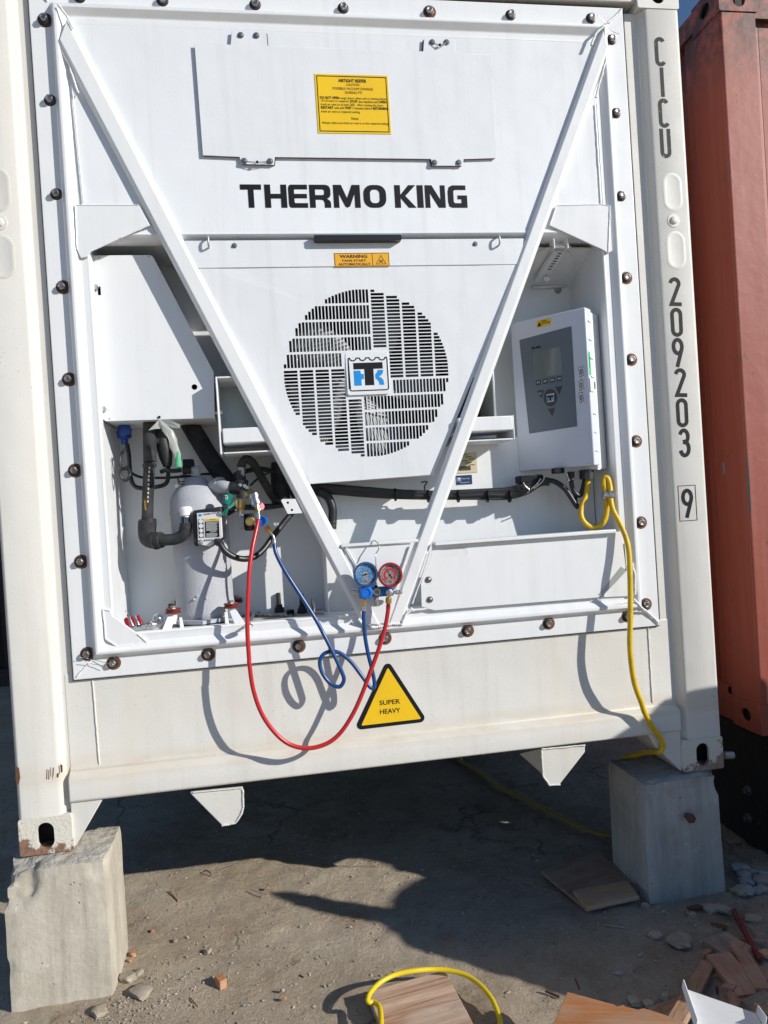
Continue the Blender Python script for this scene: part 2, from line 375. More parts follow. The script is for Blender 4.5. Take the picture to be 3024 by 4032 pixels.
def weld(pts, r, parent, mt='weld'):
    P = [Vector(p) for p in pts]; D = []; r = r*.72
    for i in range(len(P)-1):
        m_ = max(2, int((P[i+1]-P[i]).length/.0025))
        D += [P[i].lerp(P[i+1], j/m_) for j in range(m_)]
    D.append(P[-1]); ph = random.random()*9
    D = [p+Vector((noise.noise(p*60+Vector((ph, 0, 0))), 0, noise.noise(p*60+Vector((0, ph, 0)))))*r*.45 for p in D]
    return tube('weld_bead', D, r, mt, parent, n=8, sp=False, rf=lambda t, s: r*(.86+.2*math.sin(s*900+ph)+.22*noise.noise(Vector((s*70, ph, 0)))))
def copy(o, loc, parent=None):
    c_ = o.copy(); col.objects.link(c_)
    if parent is not None: c_.parent = parent
    WORLD[c_.name] = Vector(loc); c_.location = Vector(loc)-(wloc(c_.parent) if c_.parent else Vector((0, 0, 0)))
    for ch in o.children:
        d = ch.copy(); col.objects.link(d); d.parent = c_; WORLD[d.name] = Vector(loc)+ch.location
    return c_
def ribbon(pts, w, closed=False):         # 2-D stroke -> polygon quads list (verts, faces)
    P = [Vector(p) for p in pts]; n = len(P); Ls = []; Rs = []
    for i in range(n):
        a = P[i-1] if (i or closed) else None; b = P[(i+1) % n] if (i < n-1 or closed) else None
        d = Vector((0, 0))
        if a is not None: d += (P[i]-a).normalized()
        if b is not None: d += (b-P[i]).normalized()
        d.normalize(); nn = Vector((-d.y, d.x)); kf = 1.
        if a is not None and b is not None:
            e = (b-P[i]).normalized(); kf = 1/max(.5, abs(nn.dot(Vector((-e.y, e.x)))))
        Ls.append(P[i]+nn*w/2*kf); Rs.append(P[i]-nn*w/2*kf)
    V = Ls+Rs; F_ = [(i, (i+1) % n, n+(i+1) % n, n+i) for i in range(n if closed else n-1)]
    return V, F_
def strokes(name, groups, w, fn, off, mt, parent=None, closed=(), **k):
    V = []; F_ = []
    for gi, g in enumerate(groups):
        v, f = ribbon(g, w, gi in closed); s = len(V); V += v; F_ += [tuple(s+i for i in q) for q in f]
    off = Vector(off); n = len(V); P = [Vector(fn(p.x, p.y)) for p in V]
    V3 = P+[p+off for p in P]; FF = list(F_)+[tuple(n+i for i in reversed(q)) for q in F_]
    for q in F_:
        FF += [(q[0], q[1], n+q[1], n+q[0]), (q[2], q[3], n+q[3], n+q[2])]
    return mk(name, V3, FF, mt, parent, **k)
def arc(cx, cy, rx, ry, a0, a1, n=10):
    return [(cx+rx*math.cos(R_(a0+(a1-a0)*i/n)), cy+ry*math.sin(R_(a0+(a1-a0)*i/n))) for i in range(n+1)]
def rrect(x0, x1, z0, z1, r, n=4):
    return arc(x1-r, z1-r, r, r, 0, 90, n)+arc(x0+r, z1-r, r, r, 90, 180, n)+arc(x0+r, z0+r, r, r, 180, 270, n)+arc(x1-r, z0+r, r, r, 270, 360, n)
# text: the built-in face fitted to a box given by its lower left corner, its direction and its up
def text(s, P, X, Z, width, height, mt, parent, bold=0., name='lettering', sub=True, align='FIT', depth=.0003):
    cu = bpy.data.curves.new('t', 'FONT'); cu.body = s; cu.offset = bold; cu.resolution_u = 3
    ob = bpy.data.objects.new('t', cu); col.objects.link(ob)
    dg = bpy.context.evaluated_depsgraph_get(); me = bpy.data.meshes.new_from_object(ob.evaluated_get(dg))
    bpy.data.objects.remove(ob)
    vs = [v.co.copy() for v in me.vertices]; fs = [tuple(p.vertices) for p in me.polygons]; bpy.data.meshes.remove(me)
    x0 = min(v.x for v in vs); x1 = max(v.x for v in vs); y0 = min(v.y for v in vs); y1 = max(v.y for v in vs)
    X = Vector(X).normalized(); Z = Vector(Z).normalized(); N = X.cross(Z)
    sy = height/(y1-y0); sx = width/(x1-x0) if width else sy
    return mk(name, [Vector(P)+X*(v.x-x0)*sx+Z*(v.y-y0)*sy+N*.0004 for v in vs], fs, mt, parent)

# ================================================================== GROUND
GZ = -.43
def build_ground():
    # one sheet: fine and uneven near the container, coarse towards the horizon
    xs = [-400, -60, -14, -5, -2.2]+[-1.2+i*.02 for i in range(226)]+[3.8, 5, 9, 20, 80, 400]
    ys = [-400, -60, -14, -5, -2.4]+[-1.7+i*.02 for i in range(216)]+[3.2, 4.5, 9, 20, 80, 400]
    V = []
    for y in ys:
        for x in xs:
            h = 0
            if -1.2 <= x <= 3.3 and -1.7 <= y <= 2.6:
                p = Vector((x, y, 0))
                h = .012*noise.noise(p*1.7)+.007*noise.noise(p*5)+.0055*noise.noise(p*14)+.004*noise.noise(p*33)
                rub = max(0, min(1, (x-1.7)/.6))*max(0, min(1, (.9-y)/.6)); h += rub*(.012*noise.noise(p*9)+.010*noise.noise(p*22))
                e = min(1, (x+1.2)/.3, (3.3-x)/.3, (y+1.7)/.3, (2.6-y)/.3); h *= max(0, e)
            V.append((x, y, GZ+h))
    nx = len(xs); F_ = [(j*nx+i, j*nx+i+1, (j+1)*nx+i+1, (j+1)*nx+i) for j in range(len(ys)-1) for i in range(nx-1)]
    o = mk('ground', V, F_, 'ground', smooth='all'); tag(o, kind='structure')
build_ground()

# ================================================================== WHITE CONTAINER
W_, H_ = 2.438, 2.896
ct = thing('refrigerated_container', (1.219, 0, 0), 'white refrigerated shipping container standing on two concrete blocks', 'shipping container')
CP, CHF, SP = .003, .127, .035              # post face y, post face width, recessed strip y
def post(side):
    # profile across x (0 = outer side), swept in z
    pr = [(0, .16), (0, .012), (.009, CP), (CHF-.004, CP), (CHF+.006, CP+.005), (CHF+.017, SP-.005), (CHF+.024, SP+.0015), (.20, SP+.0015), (.20, .16)]
    P = [((x if side < 0 else W_-x), y) for x, y in pr]
    n = len(P); z0, z1_ = .116, H_-.116
    V = [(x, y, z0) for x, y in P]+[(x, y, z1_) for x, y in P]
    F_ = [(i, (i+1) % n, n+(i+1) % n, n+i) for i in range(n)]+[tuple(range(n)), tuple(range(2*n-1, n-1, -1))]
    return mk('corner_post', V, F_, 'beige', ct, bevel=.004, seg=3)
pl_, pr_ = post(-1), post(1)
def casting(x0, z0, hole, mt, lab=None, dx=0):
    cx = x0+.081+dx; cz = z0+.059+hole
    h = arc(cx, cz+.016, .0255, .0255, 0, 180, 10)+arc(cx, cz-.016, .0255, .0255, 180, 360, 10)
    o = sheet('corner_casting', [rrect(x0, x0+.162, z0, z0+.118, .008 if hole > -1 else .004)], [h], lambda x, z: (x, 0, z), (0, .014, 0), mt, ct, bevel=.004, smooth=True, label=lab)
    b = box('casting_body', (x0+.001, x0+.161), (.07, .178), (z0+.001, z0+.117), 'dark', o)
    for xx in ((x0, x0+.012), (x0+.150, x0+.162)): box('casting_wall', xx, (.012, .178), (z0, z0+.118), mt, o, bevel=.003)
    for zz in ((z0, z0+.012), (z0+.106, z0+.118)): box('casting_wall', (x0+.012, x0+.150), (.012, .178), zz, mt, o)
    return o
casting(0, 0, 0, 'cast_l', 'corner casting rusty along its lower edge')
casting(W_-.162, 0, 0, 'cast_r', 'dusty corner casting with brown rust at the bottom', .0)
casting(0, H_-.118, 0, 'beige'); casting(W_-.162, H_-.118, 0, 'beige')
# roof, sides, floor, top rail
def corrug(name, x, sx, y0, y1, z0, z1_, mt, parent):
    V = []; F_ = []; y = y0; P = []
    while y < y1:
        for dy, d in ((0, 0), (.07, 0), (.105, .036), (.175, .036)): P.append((x+sx*d, y+dy))
        y += .21
    for a, b in P: V += [(a, b, z0), (a, b, z1_)]
    for i in range(len(P)-1): F_.append((2*i, 2*i+2, 2*i+3, 2*i+1))
    return mk(name, V, F_, mt, parent)
corrug('side_wall', .02, 1, .16, 12, .16, 2.83, 'beige', ct); corrug('side_wall', W_-.02, -1, .16, 12, .16, 2.83, 'beige', ct)
box('roof', (.01, W_-.01), (.05, 12.19), (2.86, 2.892), 'beige', ct)
box('floor', (.02, W_-.02), (.20, 12.19), (.155, .20), 'dark', ct)
for xx in ((.0, .05), (W_-.05, W_)): box('bottom_side_rail', xx, (.178, 12.1), (.05, .165), 'beige', ct)
for xx in ((.0, .05), (W_-.05, W_)): box('top_side_rail', xx, (.178, 12.1), (2.83, 2.894), 'beige', ct)
box('top_rail', (.162, W_-.162), (.012, .12), (2.806, H_-.004), 'beige', ct, bevel=.005)
# hazard stripe along the top rail
for i in range(30):
    x = .17+i*.07
    prism('hazard_stripe', [(x, .0095, 2.815), (x+.035, .0095, 2.815), (x+.06, .0095, 2.85), (x+.025, .0095, 2.85)], (0, .002, 0), ('yellow', 'print', 'redpaint')[i % 3], ct)
# sill panel under the machine, with the rolled rail below it
pr = [(.56, SP), (.262, SP), (.245, SP-.006), (.232, .006), (.224, .002), (.156, .002), (.150, .008), (.150, .05), (.20, .05), (.25, .06), (.56, .06)]
n_ = len(pr)
V = [(x, y, z) for x in (.158, W_-.158) for z, y in pr]
mk('sill_panel', V, [(i, (i+1) % n_, n_+(i+1) % n_, n_+i) for i in range(n_)]+[tuple(range(n_)), tuple(range(2*n_-1, n_-1, -1))], 'beige', ct, bevel=.004, seg=3)
for p, q in ((ze(605, 462), ze(655, 1092)), (zd(875, 1115), zi(905, 130))):
    weld([at(*p, SP-.001), at(*q, SP-.001)], .0045, ct, 'beige')
weld([(.30+.0, .0505, .150), (.62, .05, .150)], .002, ct, 'beige')
# gussets beside the castings
prism('corner_gusset', [(.158, .012, .155), (.262, .012, .155), (.166, .012, .008), (.158, .012, .008)], (0, .13, 0), 'beige', ct, bevel=.003)
prism('corner_gusset', [(W_-.158, .012, .155), (W_-.285, .012, .155), (W_-.262, .012, .108), (W_-.166, .012, .004), (W_-.158, .012, .004)], (0, .19, 0), 'beige', ct, bevel=.003)
# gooseneck lugs under the rail
p_ = L(ze, [(1240, 1200), (1585, 1166), (1588, 1290), (1578, 1335), (1540, 1400), (1450, 1412)], .012)
prism('lug_plate', p_, (0, .02, 0), 'beige', ct, bevel=.003)
weld([p_[1]+Vector((0, 0, -.004)), p_[2], p_[3], p_[4]+Vector((0, 0, .003)), p_[5]], .006, ct, 'beige')
weld([p_[0]+Vector((.01, -.002, .002)), p_[1]+Vector((0, -.002, .002))], .004, ct, 'beige')
p_ = L(zi, [(178, 418), (463, 390), (465, 432), (300, 645), (232, 650), (190, 590)], .012)
prism('lug_plate', p_, (0, .014, 0), 'beige', ct, bevel=.003)
weld([p_[0], p_[5], p_[4], p_[3]], .005, ct, 'beige'); weld([p_[0]+Vector((0, -.002, .002)), p_[1]+Vector((0, -.002, .002))], .0045, ct, 'beige')
q0 = at(*zi(36, 462), .20); q1 = at(*zi(232, 650), .20)
prism('lug_web', [p_[0]+Vector((.004, .01, 0)), p_[4]+Vector((.004, .01, 0)), q1+Vector((.01, 0, .01)), q0+Vector((0, 0, .01))], (.008, 0, 0), 'beige', ct)
# pressed ovals and bosses on both posts
def capsule(cx, z0, z1_, r): return arc(cx, z1_-r, r, r, 0, 180, 10)+arc(cx, z0+r, r, r, 180, 360, 10)
def rounded_relief(cx, z0, z1_, r, parent):
    for (rr, yy, nm) in ((r, CP-.0012, 'pressed_oval'),):
        inner = capsule(cx, z0+.008, z1_-.008, r-.008)
        V = []; F_ = []
        rings = [(0, CP+.0005), (.004, CP-.0010), (.009, CP-.0016), (.015, CP-.0008), (.020, CP-.0002)]
        for off, y in rings:
            V += [(x, y, z) for x, z in capsule(cx, z0+off, z1_-off, rr-off)]
        n = len(capsule(cx, z0, z1_, r))
        for j in range(len(rings)-1):
            for i in range(n): F_.append((j*n+i, j*n+(i+1) % n, (j+1)*n+(i+1) % n, (j+1)*n+i))
        F_.append(tuple((len(rings)-1)*n+i for i in range(n)))
        mk(nm, V, F_, 'beige', parent, smooth='all')
for cx, par in ((W_-.068, pr_), (.066, pl_)):
    za_ = at(*z3(1000, 1095), 0).z; zb_ = at(*z3(1020, 1350), 0).z
    rounded_relief(cx, zb_, za_, .040, par)
    zc_ = at(*z3(1040, 1468), 0).z; zd_ = at(*zr(1235, 270), 0).z
    rounded_relief(cx, zd_, zc_, .040, par)
    zz = at(*z3(1025, 1405), 0).z
    lathe('boss', (cx-.002, CP, zz), (0, -1, 0), [(-.001, .026), (.002, .024), (.0025, .015), (.007, .013), (.009, .010)], 'beige', par, n=16)
# characters of the container number, painted down the right post
y_ = CP-.0009
def glyph(kind, c, h=.104, w_=.046, mt='greyprint', s=.0138):
    hw, hh = w_/2-s/2, h/2-s/2; r = hw
    G = {'C': [arc(0, hh-r, hw, r, 20, 180)+arc(0, -hh+r, hw, r, 180, 340)], 'I': [[(0, hh+s/2), (0, -hh-s/2)]],
         'U': [[(-hw, hh+s/2), (-hw, 0)]+arc(0, -hh+r, hw, r, 180, 360)+[(hw, hh+s/2)]],
         '2': [arc(0, hh-r, hw, r, 170, -38, 12)+[(-hw*.98, -hh+.002), (hw+s/2, -hh)]],
         '0': [arc(0, hh-r*1.05, hw, r*1.05, 0, 180)+arc(0, -hh+r*1.05, hw, r*1.05, 180, 360)[:-1]],
         '9': [arc(0, hh-.025, hw, .025, -25, 335, 18), [(hw*.93, hh-.034), (-hw*.35, -hh-s/2)]],
         '3': [arc(0, hh-.0225, hw*.95, .0225, 160, -80, 12)+[(-.004, .0035)], [(-.004, .0035)]+arc(0, -hh+.026, hw, .0255, 85, -165, 14)]}[kind]
    off = .0
    for gi, g in enumerate(G):
        strokes('painted_character', [g], s, lambda x, z: (c.x+x, y_-.0003*gi, c.z+z), (0, .0006, 0), mt, pr_, closed=(0,) if kind == '0' else ())
for k_, zz, px, py in (('C', z3, 971, 330), ('I', z3, 984, 524), ('C', z3, 995, 722), ('U', z3, 1005, 915)): glyph(k_, at(*zz(px, py), CP), .106, .042)
for k_, px, py in (('2', 1257, 413), ('0', 1268, 612), ('9', 1277, 808), ('2', 1293, 1007), ('0', 1304, 1203), ('3', 1318, 1400)): glyph(k_, at(*zr(px, py), CP), .106, .047, 'print', .0138)
c9 = at(*zd(1133, 300), CP); glyph('9', c9, .106, .047, 'print', .0138)
strokes('number_frame', [[(-.034, -.064), (.034, -.064), (.034, .064), (-.034, .064)]], .0022, lambda x, z: (c9.x+x, y_, c9.z+z), (0, .0006, 0), 'print', pr_, closed=(0,))
# warning triangle
tp = L(zh, [(1037, 168), (1291, 560), (829, 615)], SP)
C_ = sum((Vector((p.x, p.z)) for p in tp), Vector((0, 0)))/3
def rtri(P, r):                            # triangle with rounded corners
    out = []; P = [Vector((p.x, p.z)) for p in P]
    if (P[1]-P[0]).cross(P[2]-P[0]) > 0: P = [P[0], P[2], P[1]]
    for i in range(3):
        a, b, c = P[i-1], P[i], P[(i+1) % 3]; u = (a-b).normalized(); v = (c-b).normalized()
        half = u.angle(v)/2; d = r/math.tan(half); ctr = b+(u+v).normalized()*r/math.sin(half)
        s0 = (b+u*d-ctr); s1 = (b+v*d-ctr); a0 = math.atan2(s0.y, s0.x); da = (math.atan2(s1.y, s1.x)-a0+math.pi) % (2*math.pi)-math.pi
        out += [(ctr.x+r*math.cos(a0+da*t/6), ctr.y+r*math.sin(a0+da*t/6)) for t in range(7)]
    return out
sc_t = [Vector((C_.x+(p.x-C_.x)*1.045, 0, C_.y+(p.z-C_.y)*1.045)) for p in tp]
st_ = sheet('warning_sticker', [rtri(sc_t, .016)], [], lambda x, z: (x, SP-.0012, z), (0, .001, 0), 'print', ct, label='black bordered yellow triangle sticker')
ti = L(zh, [(1040, 212), (1258, 547), (866, 592)], SP)
sheet('sticker_face', [rtri(ti, .003)], [], lambda x, z: (x, SP-.0019, z), (0, .0005, 0), 'yellow', st_)
for s_, a, b in (('SUPER', zh(986, 459), zh(1120, 447)), ('HEAVY', zh(990, 517), zh(1122, 505))):
    A = at(*a, SP); B = at(*b, SP); text(s_, (A.x, SP-.0022, A.z), (1, 0, (B.z-A.z)/(B.x-A.x)), (0, 0, 1), B.x-A.x, .0165, 'print', st_, .01)
# rust scratches on the left post
for pts in ([(100, 1025), (125, 1035), (133, 1100), (120, 1150), (103, 1120)], [(345, 1035), (352, 1030), (350, 1080), (342, 1112)], [(392, 1010), (408, 1015), (410, 1060), (398, 1068)], [(372, 1072), (385, 1066), (383, 1095), (372, 1096)], [(330, 1030), (333, 1028), (334, 1090), (330, 1092)], [(305, 1045), (310, 1042), (309, 1108), (303, 1112)], [(318, 1046), (323, 1044), (322, 1108), (316, 1112)]):
    P = L(ze, pts, CP); sheet('paint_chip', [[(p.x, p.z) for p in P]], [], lambda x, z: (x, CP-.0006, z), (0, .0004, 0), 'rust', pl_)
# lashing pin sticking out of the right casting
cyl('casting_pin', at(*zp(690, 1310), .09), at(*zp(790, 1308), .09), .014, 'galv', ct)

# ================================================================== MACHINE IN THE FRONT OF THE CONTAINER
un = thing('refrigeration_unit', (1.209, .02, .54), 'white refrigeration machine bolted into the front wall of the white container', 'refrigeration unit')
CX = 1.209; X0, X1, Z0, Z1 = .190, 2.228, .540, 2.787; FY = .020
def ring(name, prof, mt, parent, bevel):
    V = []; F_ = []; n = len(prof)
    for o_, y in prof: V += [(X0+o_, y, Z0+o_), (X1-o_, y, Z0+o_), (X1-o_, y, Z1-o_), (X0+o_, y, Z1-o_)]
    for j in range(n-1):
        for i in range(4): F_.append((j*4+i, j*4+(i+1) % 4, (j+1)*4+(i+1) % 4, (j+1)*4+i))
    return mk(name, V, F_, mt, parent, bevel=bevel, seg=3)
ring('mounting_frame', [(0, .0345), (0, FY), (.066, FY), (.078, -.004), (.088, -.006), (.110, .013), (.128, .013), (.134, .011), (.139, .016), (.139, .05)], 'unit', un, .003)
ring('gasket', [(-.003, .034), (-.0035, .027), (.002, .024)], 'foam', un, 0)
for a, b in (((X0+.01, Z0+.01), (X0+.062, Z0+.062)), ((X1-.062, Z0+.062), (X1-.004, Z0+.004)), ((X1-.058, Z1-.058), (X1-.004, Z1-.004)), ((X0+.004, Z1-.004), (X0+.06, Z1-.06))):
    weld([(a[0], FY-.001, a[1]), (b[0], FY-.002, b[1])], .0045, un)
# recess liner
XI0, XI1, ZI0 = X0+.139, X1-.139, Z0+.139-.012
BY = .31
def quad(name, p, mt, parent=un, **k): return mk(name, p, [tuple(range(len(p)))], mt, parent, **k)
quad('rear_wall', [(XI0, BY, .60), (XI1, BY, .60), (XI1, BY, 2.66), (XI0, BY, 2.66)], 'unit')
box('rear_step', (1.035, XI1), (.200, .325), (.66, 1.27), 'unit', un, bevel=.004)
quad('side_liner', [(XI0-.006, .014, .60), (XI0, BY+.01, .60), (XI0, BY+.01, 2.66), (XI0-.006, .014, 2.66)], 'unit')
quad('side_liner', [(XI1+.006, .014, .60), (XI1, BY+.01, .60), (XI1, BY+.01, 2.66), (XI1+.006, .014, 2.66)], 'unit')
box('floor_tray', (XI0-.006, XI1+.006), (.012, BY+.01), (.64, .667), 'unit', un, bevel=.004)
box('top_liner', (XI0-.006, XI1+.006), (.03, BY+.01), (1.965, 1.99), 'unit', un)
# bolts: washer, flange and hexagon head
BO = []
def make_bolt(loc):
    x, y, z = loc; b = lathe('bolt', (x, y, z), (0, -1, 0), [(-.001, .0218), (.0025, .0222), (.0035, .0205), (.0042, .0172), (.007, .0165), (.0085, .0125)], 'washer', un, n=24)
    hx = []; ra = random.uniform(0, 60); V = []
    prof = [(.007, .0120), (.0195, .0120), (.0225, .0100), (.0215, .0075)]
    lathe('bolt_head', (x, y, z), (0, -1, 0), prof, 'boltm', b, n=6, smooth=False, bevel=.0012)
    return b
def sealant(b, loc): 
    x, y, z = loc; return lathe('sealant_ring', (x+.0022, y, z-.0005), (0, -1, 0), [(-.001, .0232), (.0008, .0229), (.0009, .018)], 'seal', b, n=24)
LBp = [(88, 38), (97, 212), (112, 416), (127, 618), (142, 818), (154, 1016), (167, 1214), (181, 1414)]
RBp = [(1335, 82), (1343, 241), (1353, 421), (1364, 598), (1376, 775), (1385, 952), (1397, 1128), (1409, 1305)]
BBp = [(243, 1440), (448, 1420), (645, 1402), (832, 1384), (1011, 1366), (1187, 1354), (1358, 1338)]
TBp = [(350, -2), (551, 5), (742, 12), (928, 18), (1105, 25), (1279, 30), (170, -10)]
spots = []
for i, p in enumerate(LBp+RBp+BBp+TBp):
    q = at(*zu(*p), FY-.012)
    if i < 8: q.x = .237
    elif i < 16: q.x = 2.1775
    elif i < 23: q.z = .5855
    else: q.z = 2.744
    spots.append(Vector((q.x, FY, q.z)))
b0 = make_bolt(spots[0]); BO = [b0]
for q in spots[1:]: BO.append(copy(b0, q, un))
for i in list(range(3, 8))+[0, 11, 12, 13, 14, 15]+list(range(16, 23))+[26]: sealant(BO[i], spots[i])
def wire(pts, r, mt, par, nm='lock_wire', **k): return tube(nm, pts, r, mt, par, n=6, **k)
wire([at(*ze(515, 310), -.0), at(*ze(600, 326), .015), at(*ze(740, 360), 0)], .0009, 'steel', un)
wire([at(*ze(545, 330), -.0), at(*ze(600, 355), .01), at(*ze(700, 370), 0)], .0009, 'steel', un)
wire([at(*z3(570, 95), -.0), at(*z3(625, 150), .01), at(*z3(660, 196), .012), at(*z3(712, 218), 0)], .0009, 'steel', un)

# upper panel with its folded bottom lip
PY = .012
prf = [(2.652, PY), (1.985, PY), (1.972, PY-.004), (1.960, PY+.006), (1.953, PY+.022), (1.953, .06)]
V = [(x, y, z) for x in (XI0-.004, XI1+.004) for z, y in prf]; n_ = len(prf)
up = mk('upper_panel', V, [(i, i+1, n_+i+1, n_+i) for i in range(n_-1)], 'panel', un, smooth=True)
# access cover
cp = L(lambda x, y: (x, y), [(766, 173), (908, 176), (912, 122), (1048, 125), (1053, 181), (1666, 203), (1669, 152), (1792, 159), (1796, 212), (1934, 216), (1954, 623), (1825, 627), (1822, 653), (1702, 653), (1696, 627), (1082, 619), (1079, 650), (950, 646), (943, 619), (799, 613)], .003)
ac = sheet('access_cover', [[(p.x, p.z) for p in cp]], [], lambda x, z: (x, .0015, z), (0, .0025, 0), 'panel', un, bevel=.0012)
cc = Vector((sum(p.x for p in cp)/len(cp), 0, sum(p.z for p in cp)/len(cp)))
sheet('cover_gasket', [[(p.x+(.003 if p.x < cc.x else -.003), p.z+(.0015 if p.z < cc.z else -.004)) for p in cp]], [], lambda x, z: (x, .0042, z), (0, .0076, 0), 'black', ac)
def screw(q, par, r=.0075, mt='screw', nm='screw'):
    return lathe(nm, q, (0, -1, 0), [(-.001, r), (.002, r*.98), (.0022, r*.62), (.006, r*.58), (.007, r*.45)], mt, par, n=12)
for x, y in ((72, 208), (165, 210), (1210, 250), (1295, 250), (93, 955), (246, 957), (1223, 965), (1367, 965)):
    q = at(*z2(x, y), 0); screw((q.x, .0015, q.z), ac, .0105)
for a, b, s_ in ((93, 246, 957), (1210, 1295, 252)):
    A = at(*z2(a, s_), -.004); B = at(*z2(b, s_), -.004); mm = (A+B)/2+Vector((0, -.003, -.010 if a > 1000 else -.004))
    wire([A, mm, B], .0008, 'screw', ac); wire([A, mm+Vector((0, 0, -.004)), B], .0008, 'screw', ac)
    lathe('seal_bead', mm, (1, 0, 0), [(-.004, .003), (0, .005), (.004, .003)], 'print', ac, n=8)
# caution sticker
q = [at(x, y, 0) for x, y in ((1238, 290), (1527, 298), (1540, 528), (1253, 524))]
sx0, sx1, sz0, sz1 = (q[0].x+q[3].x)/2, (q[1].x+q[2].x)/2, (q[2].z+q[3].z)/2, (q[0].z+q[1].z)/2
cs = box('caution_sticker', (sx0, sx1), (-.0002, .0013), (sz0, sz1), 'yellow', ac)
strokes('sticker_border', [[(sx0+.007, sz0+.007), (sx1-.007, sz0+.007), (sx1-.007, sz1-.007), (sx0+.007, sz1-.007)]], .0028, lambda x, z: (x, -.0007, z), (0, .0004, 0), 'print', cs, closed=(0,))
sw, sh = sx1-sx0, sz1-sz0
def st_line(s_, fx0, fx1, fz, h_, bold=0., mt='print'):
    text(s_, (sx0+fx0*sw, -.0006, sz1-fz*sh), (1, 0, 0), (0, 0, 1), (fx1-fx0)*sw, h_*sh, mt, cs, bold)
st_line('AIRTIGHT REEFER', .315, .70, .133, .055, .02)
st_line('CAUTION', .42, .60, .195, .043, 0, 'brownprint'); st_line('POSSIBLE VACUUM DAMAGE', .235, .785, .262, .043, 0, 'brownprint'); st_line('DURING PTI', .40, .63, .328, .043, 0, 'brownprint')
st_line('DO NOT OPEN', .055, .315, .423, .045, .02); st_line('cargo doors when unit is running below', .33, .965, .433, .052)
st_line("-5'C.If entry is required,", .06, .445, .483, .052); st_line('STOP', .46, .56, .478, .045, .02); st_line('the machine and', .575, .845, .478, .045); st_line('OPEN', .86, .96, .478, .045, .02)
st_line('fresh air vent to at least 20%.  After closing the door,', .06, .92, .545, .052)
st_line('RESTART', .06, .23, .59, .045, .02); st_line('unit and', .245, .37, .59, .045); st_line('WAIT', .385, .475, .59, .045, .02); st_line('5 minutes before', .49, .755, .59, .045); st_line('RETURNING', .77, .98, .59, .045, .02)
st_line('fresh air vent to required setting', .06, .585, .665, .052)
st_line('Note:', .465, .565, .768, .045); st_line('Always make sure fresh air vent is at the required setting', .06, .965, .855, .052)

# big black lettering
def letter(ch):
    s, b = .27, .22
    if ch == 'T': return [[(0, 1), (1, 1), (1, 1-b), (.5+s/2, 1-b), (.5+s/2, 0), (.5-s/2, 0), (.5-s/2, 1-b), (0, 1-b)]], []
    if ch == 'H': return [[(0, 0), (0, 1), (s, 1), (s, .6), (1-s, .6), (1-s, 1), (1, 1), (1, 0), (1-s, 0), (1-s, .4), (s, .4), (s, 0)]], []
    if ch == 'E': return [[(.13, 0), (.04, .04), (0, .15), (0, .85), (.04, .96), (.13, 1), (1, 1), (1, .8), (.34, .8), (.3, .76), (.3, .6), (.97, .6), (.97, .41), (.3, .41), (.3, .24), (.34, .2), (1, .2), (1, 0)]], []
    if ch == 'R': return [[(0, 0), (0, 1), (.78, 1), (.93, .95), (1, .82), (1, .56), (.94, .45), (.82, .40), (.98, .28), (1, .18), (1, 0), (.70, 0), (.70, .22), (.64, .33), (.54, .35), (s, .35), (s, 0)]], [[(s, .80), (.62, .80), (.70, .76), (.70, .60), (.62, .55), (s, .55)]]
    if ch == 'M': return [[(0, 0), (0, 1), (.30, 1), (.5, .42), (.70, 1), (1, 1), (1, 0), (.79, 0), (.79, .62), (.60, .06), (.50, 0), (.42, .06), (.2, .62), (.2, 0)]], []
    if ch == 'O': return [rrect(0, 1, 0, 1, .38, 6)], [rrect(.29, .71, .2, .8, .17, 5)]
    if ch == 'K': return [[(0, 0), (0, 1), (s, 1), (s, .57), (.66, 1), (1, 1), (.50, .52), (1, 0), (.64, 0), (s, .44), (s, 0)]], []
    if ch == 'I': return [[(0, 0), (0, 1), (1, 1), (1, 0)]], []
    if ch == 'N': return [[(0, 0), (0, 1), (.34, 1), (.76, .34), (.76, 1), (1, 1), (1, 0), (.66, 0), (.24, .66), (.24, 0)]], []
    if ch == 'G': return [[(.2, 0), (.05, .06), (0, .25), (0, .72), (.06, .92), (.24, 1), (.94, 1), (.94, .8), (.38, .8), (.29, .74), (.29, .26), (.36, .2), (.70, .2), (.70, .38), (.50, .38), (.50, .55), (1, .55), (1, 0)]], []
xa, xb = at(950, 817, .01).x, at(1842, 817, .01).x; zl, zh_ = 2.0605, 2.138
for ch, a, b in (('T', 75, 195), ('H', 213, 340), ('E', 350, 460), ('R', 472, 595), ('M', 612, 770), ('O', 790, 925), ('K', 977, 1105), ('I', 1113, 1150), ('N', 1162, 1285), ('G', 1302, 1420)):
    A, B = xa+(a-75)/1345*(xb-xa), xa+(b-75)/1345*(xb-xa); ad, hl = letter(ch)
    f = lambda P: [(A+(B-A)*x, zl+(zh_-zl)*z) for x, z in P]
    sheet('raised_letter', [f(p) for p in ad], [f(p) for p in hl], lambda x, z: (x, PY-.0012, z), (0, .001, 0), 'print', up)

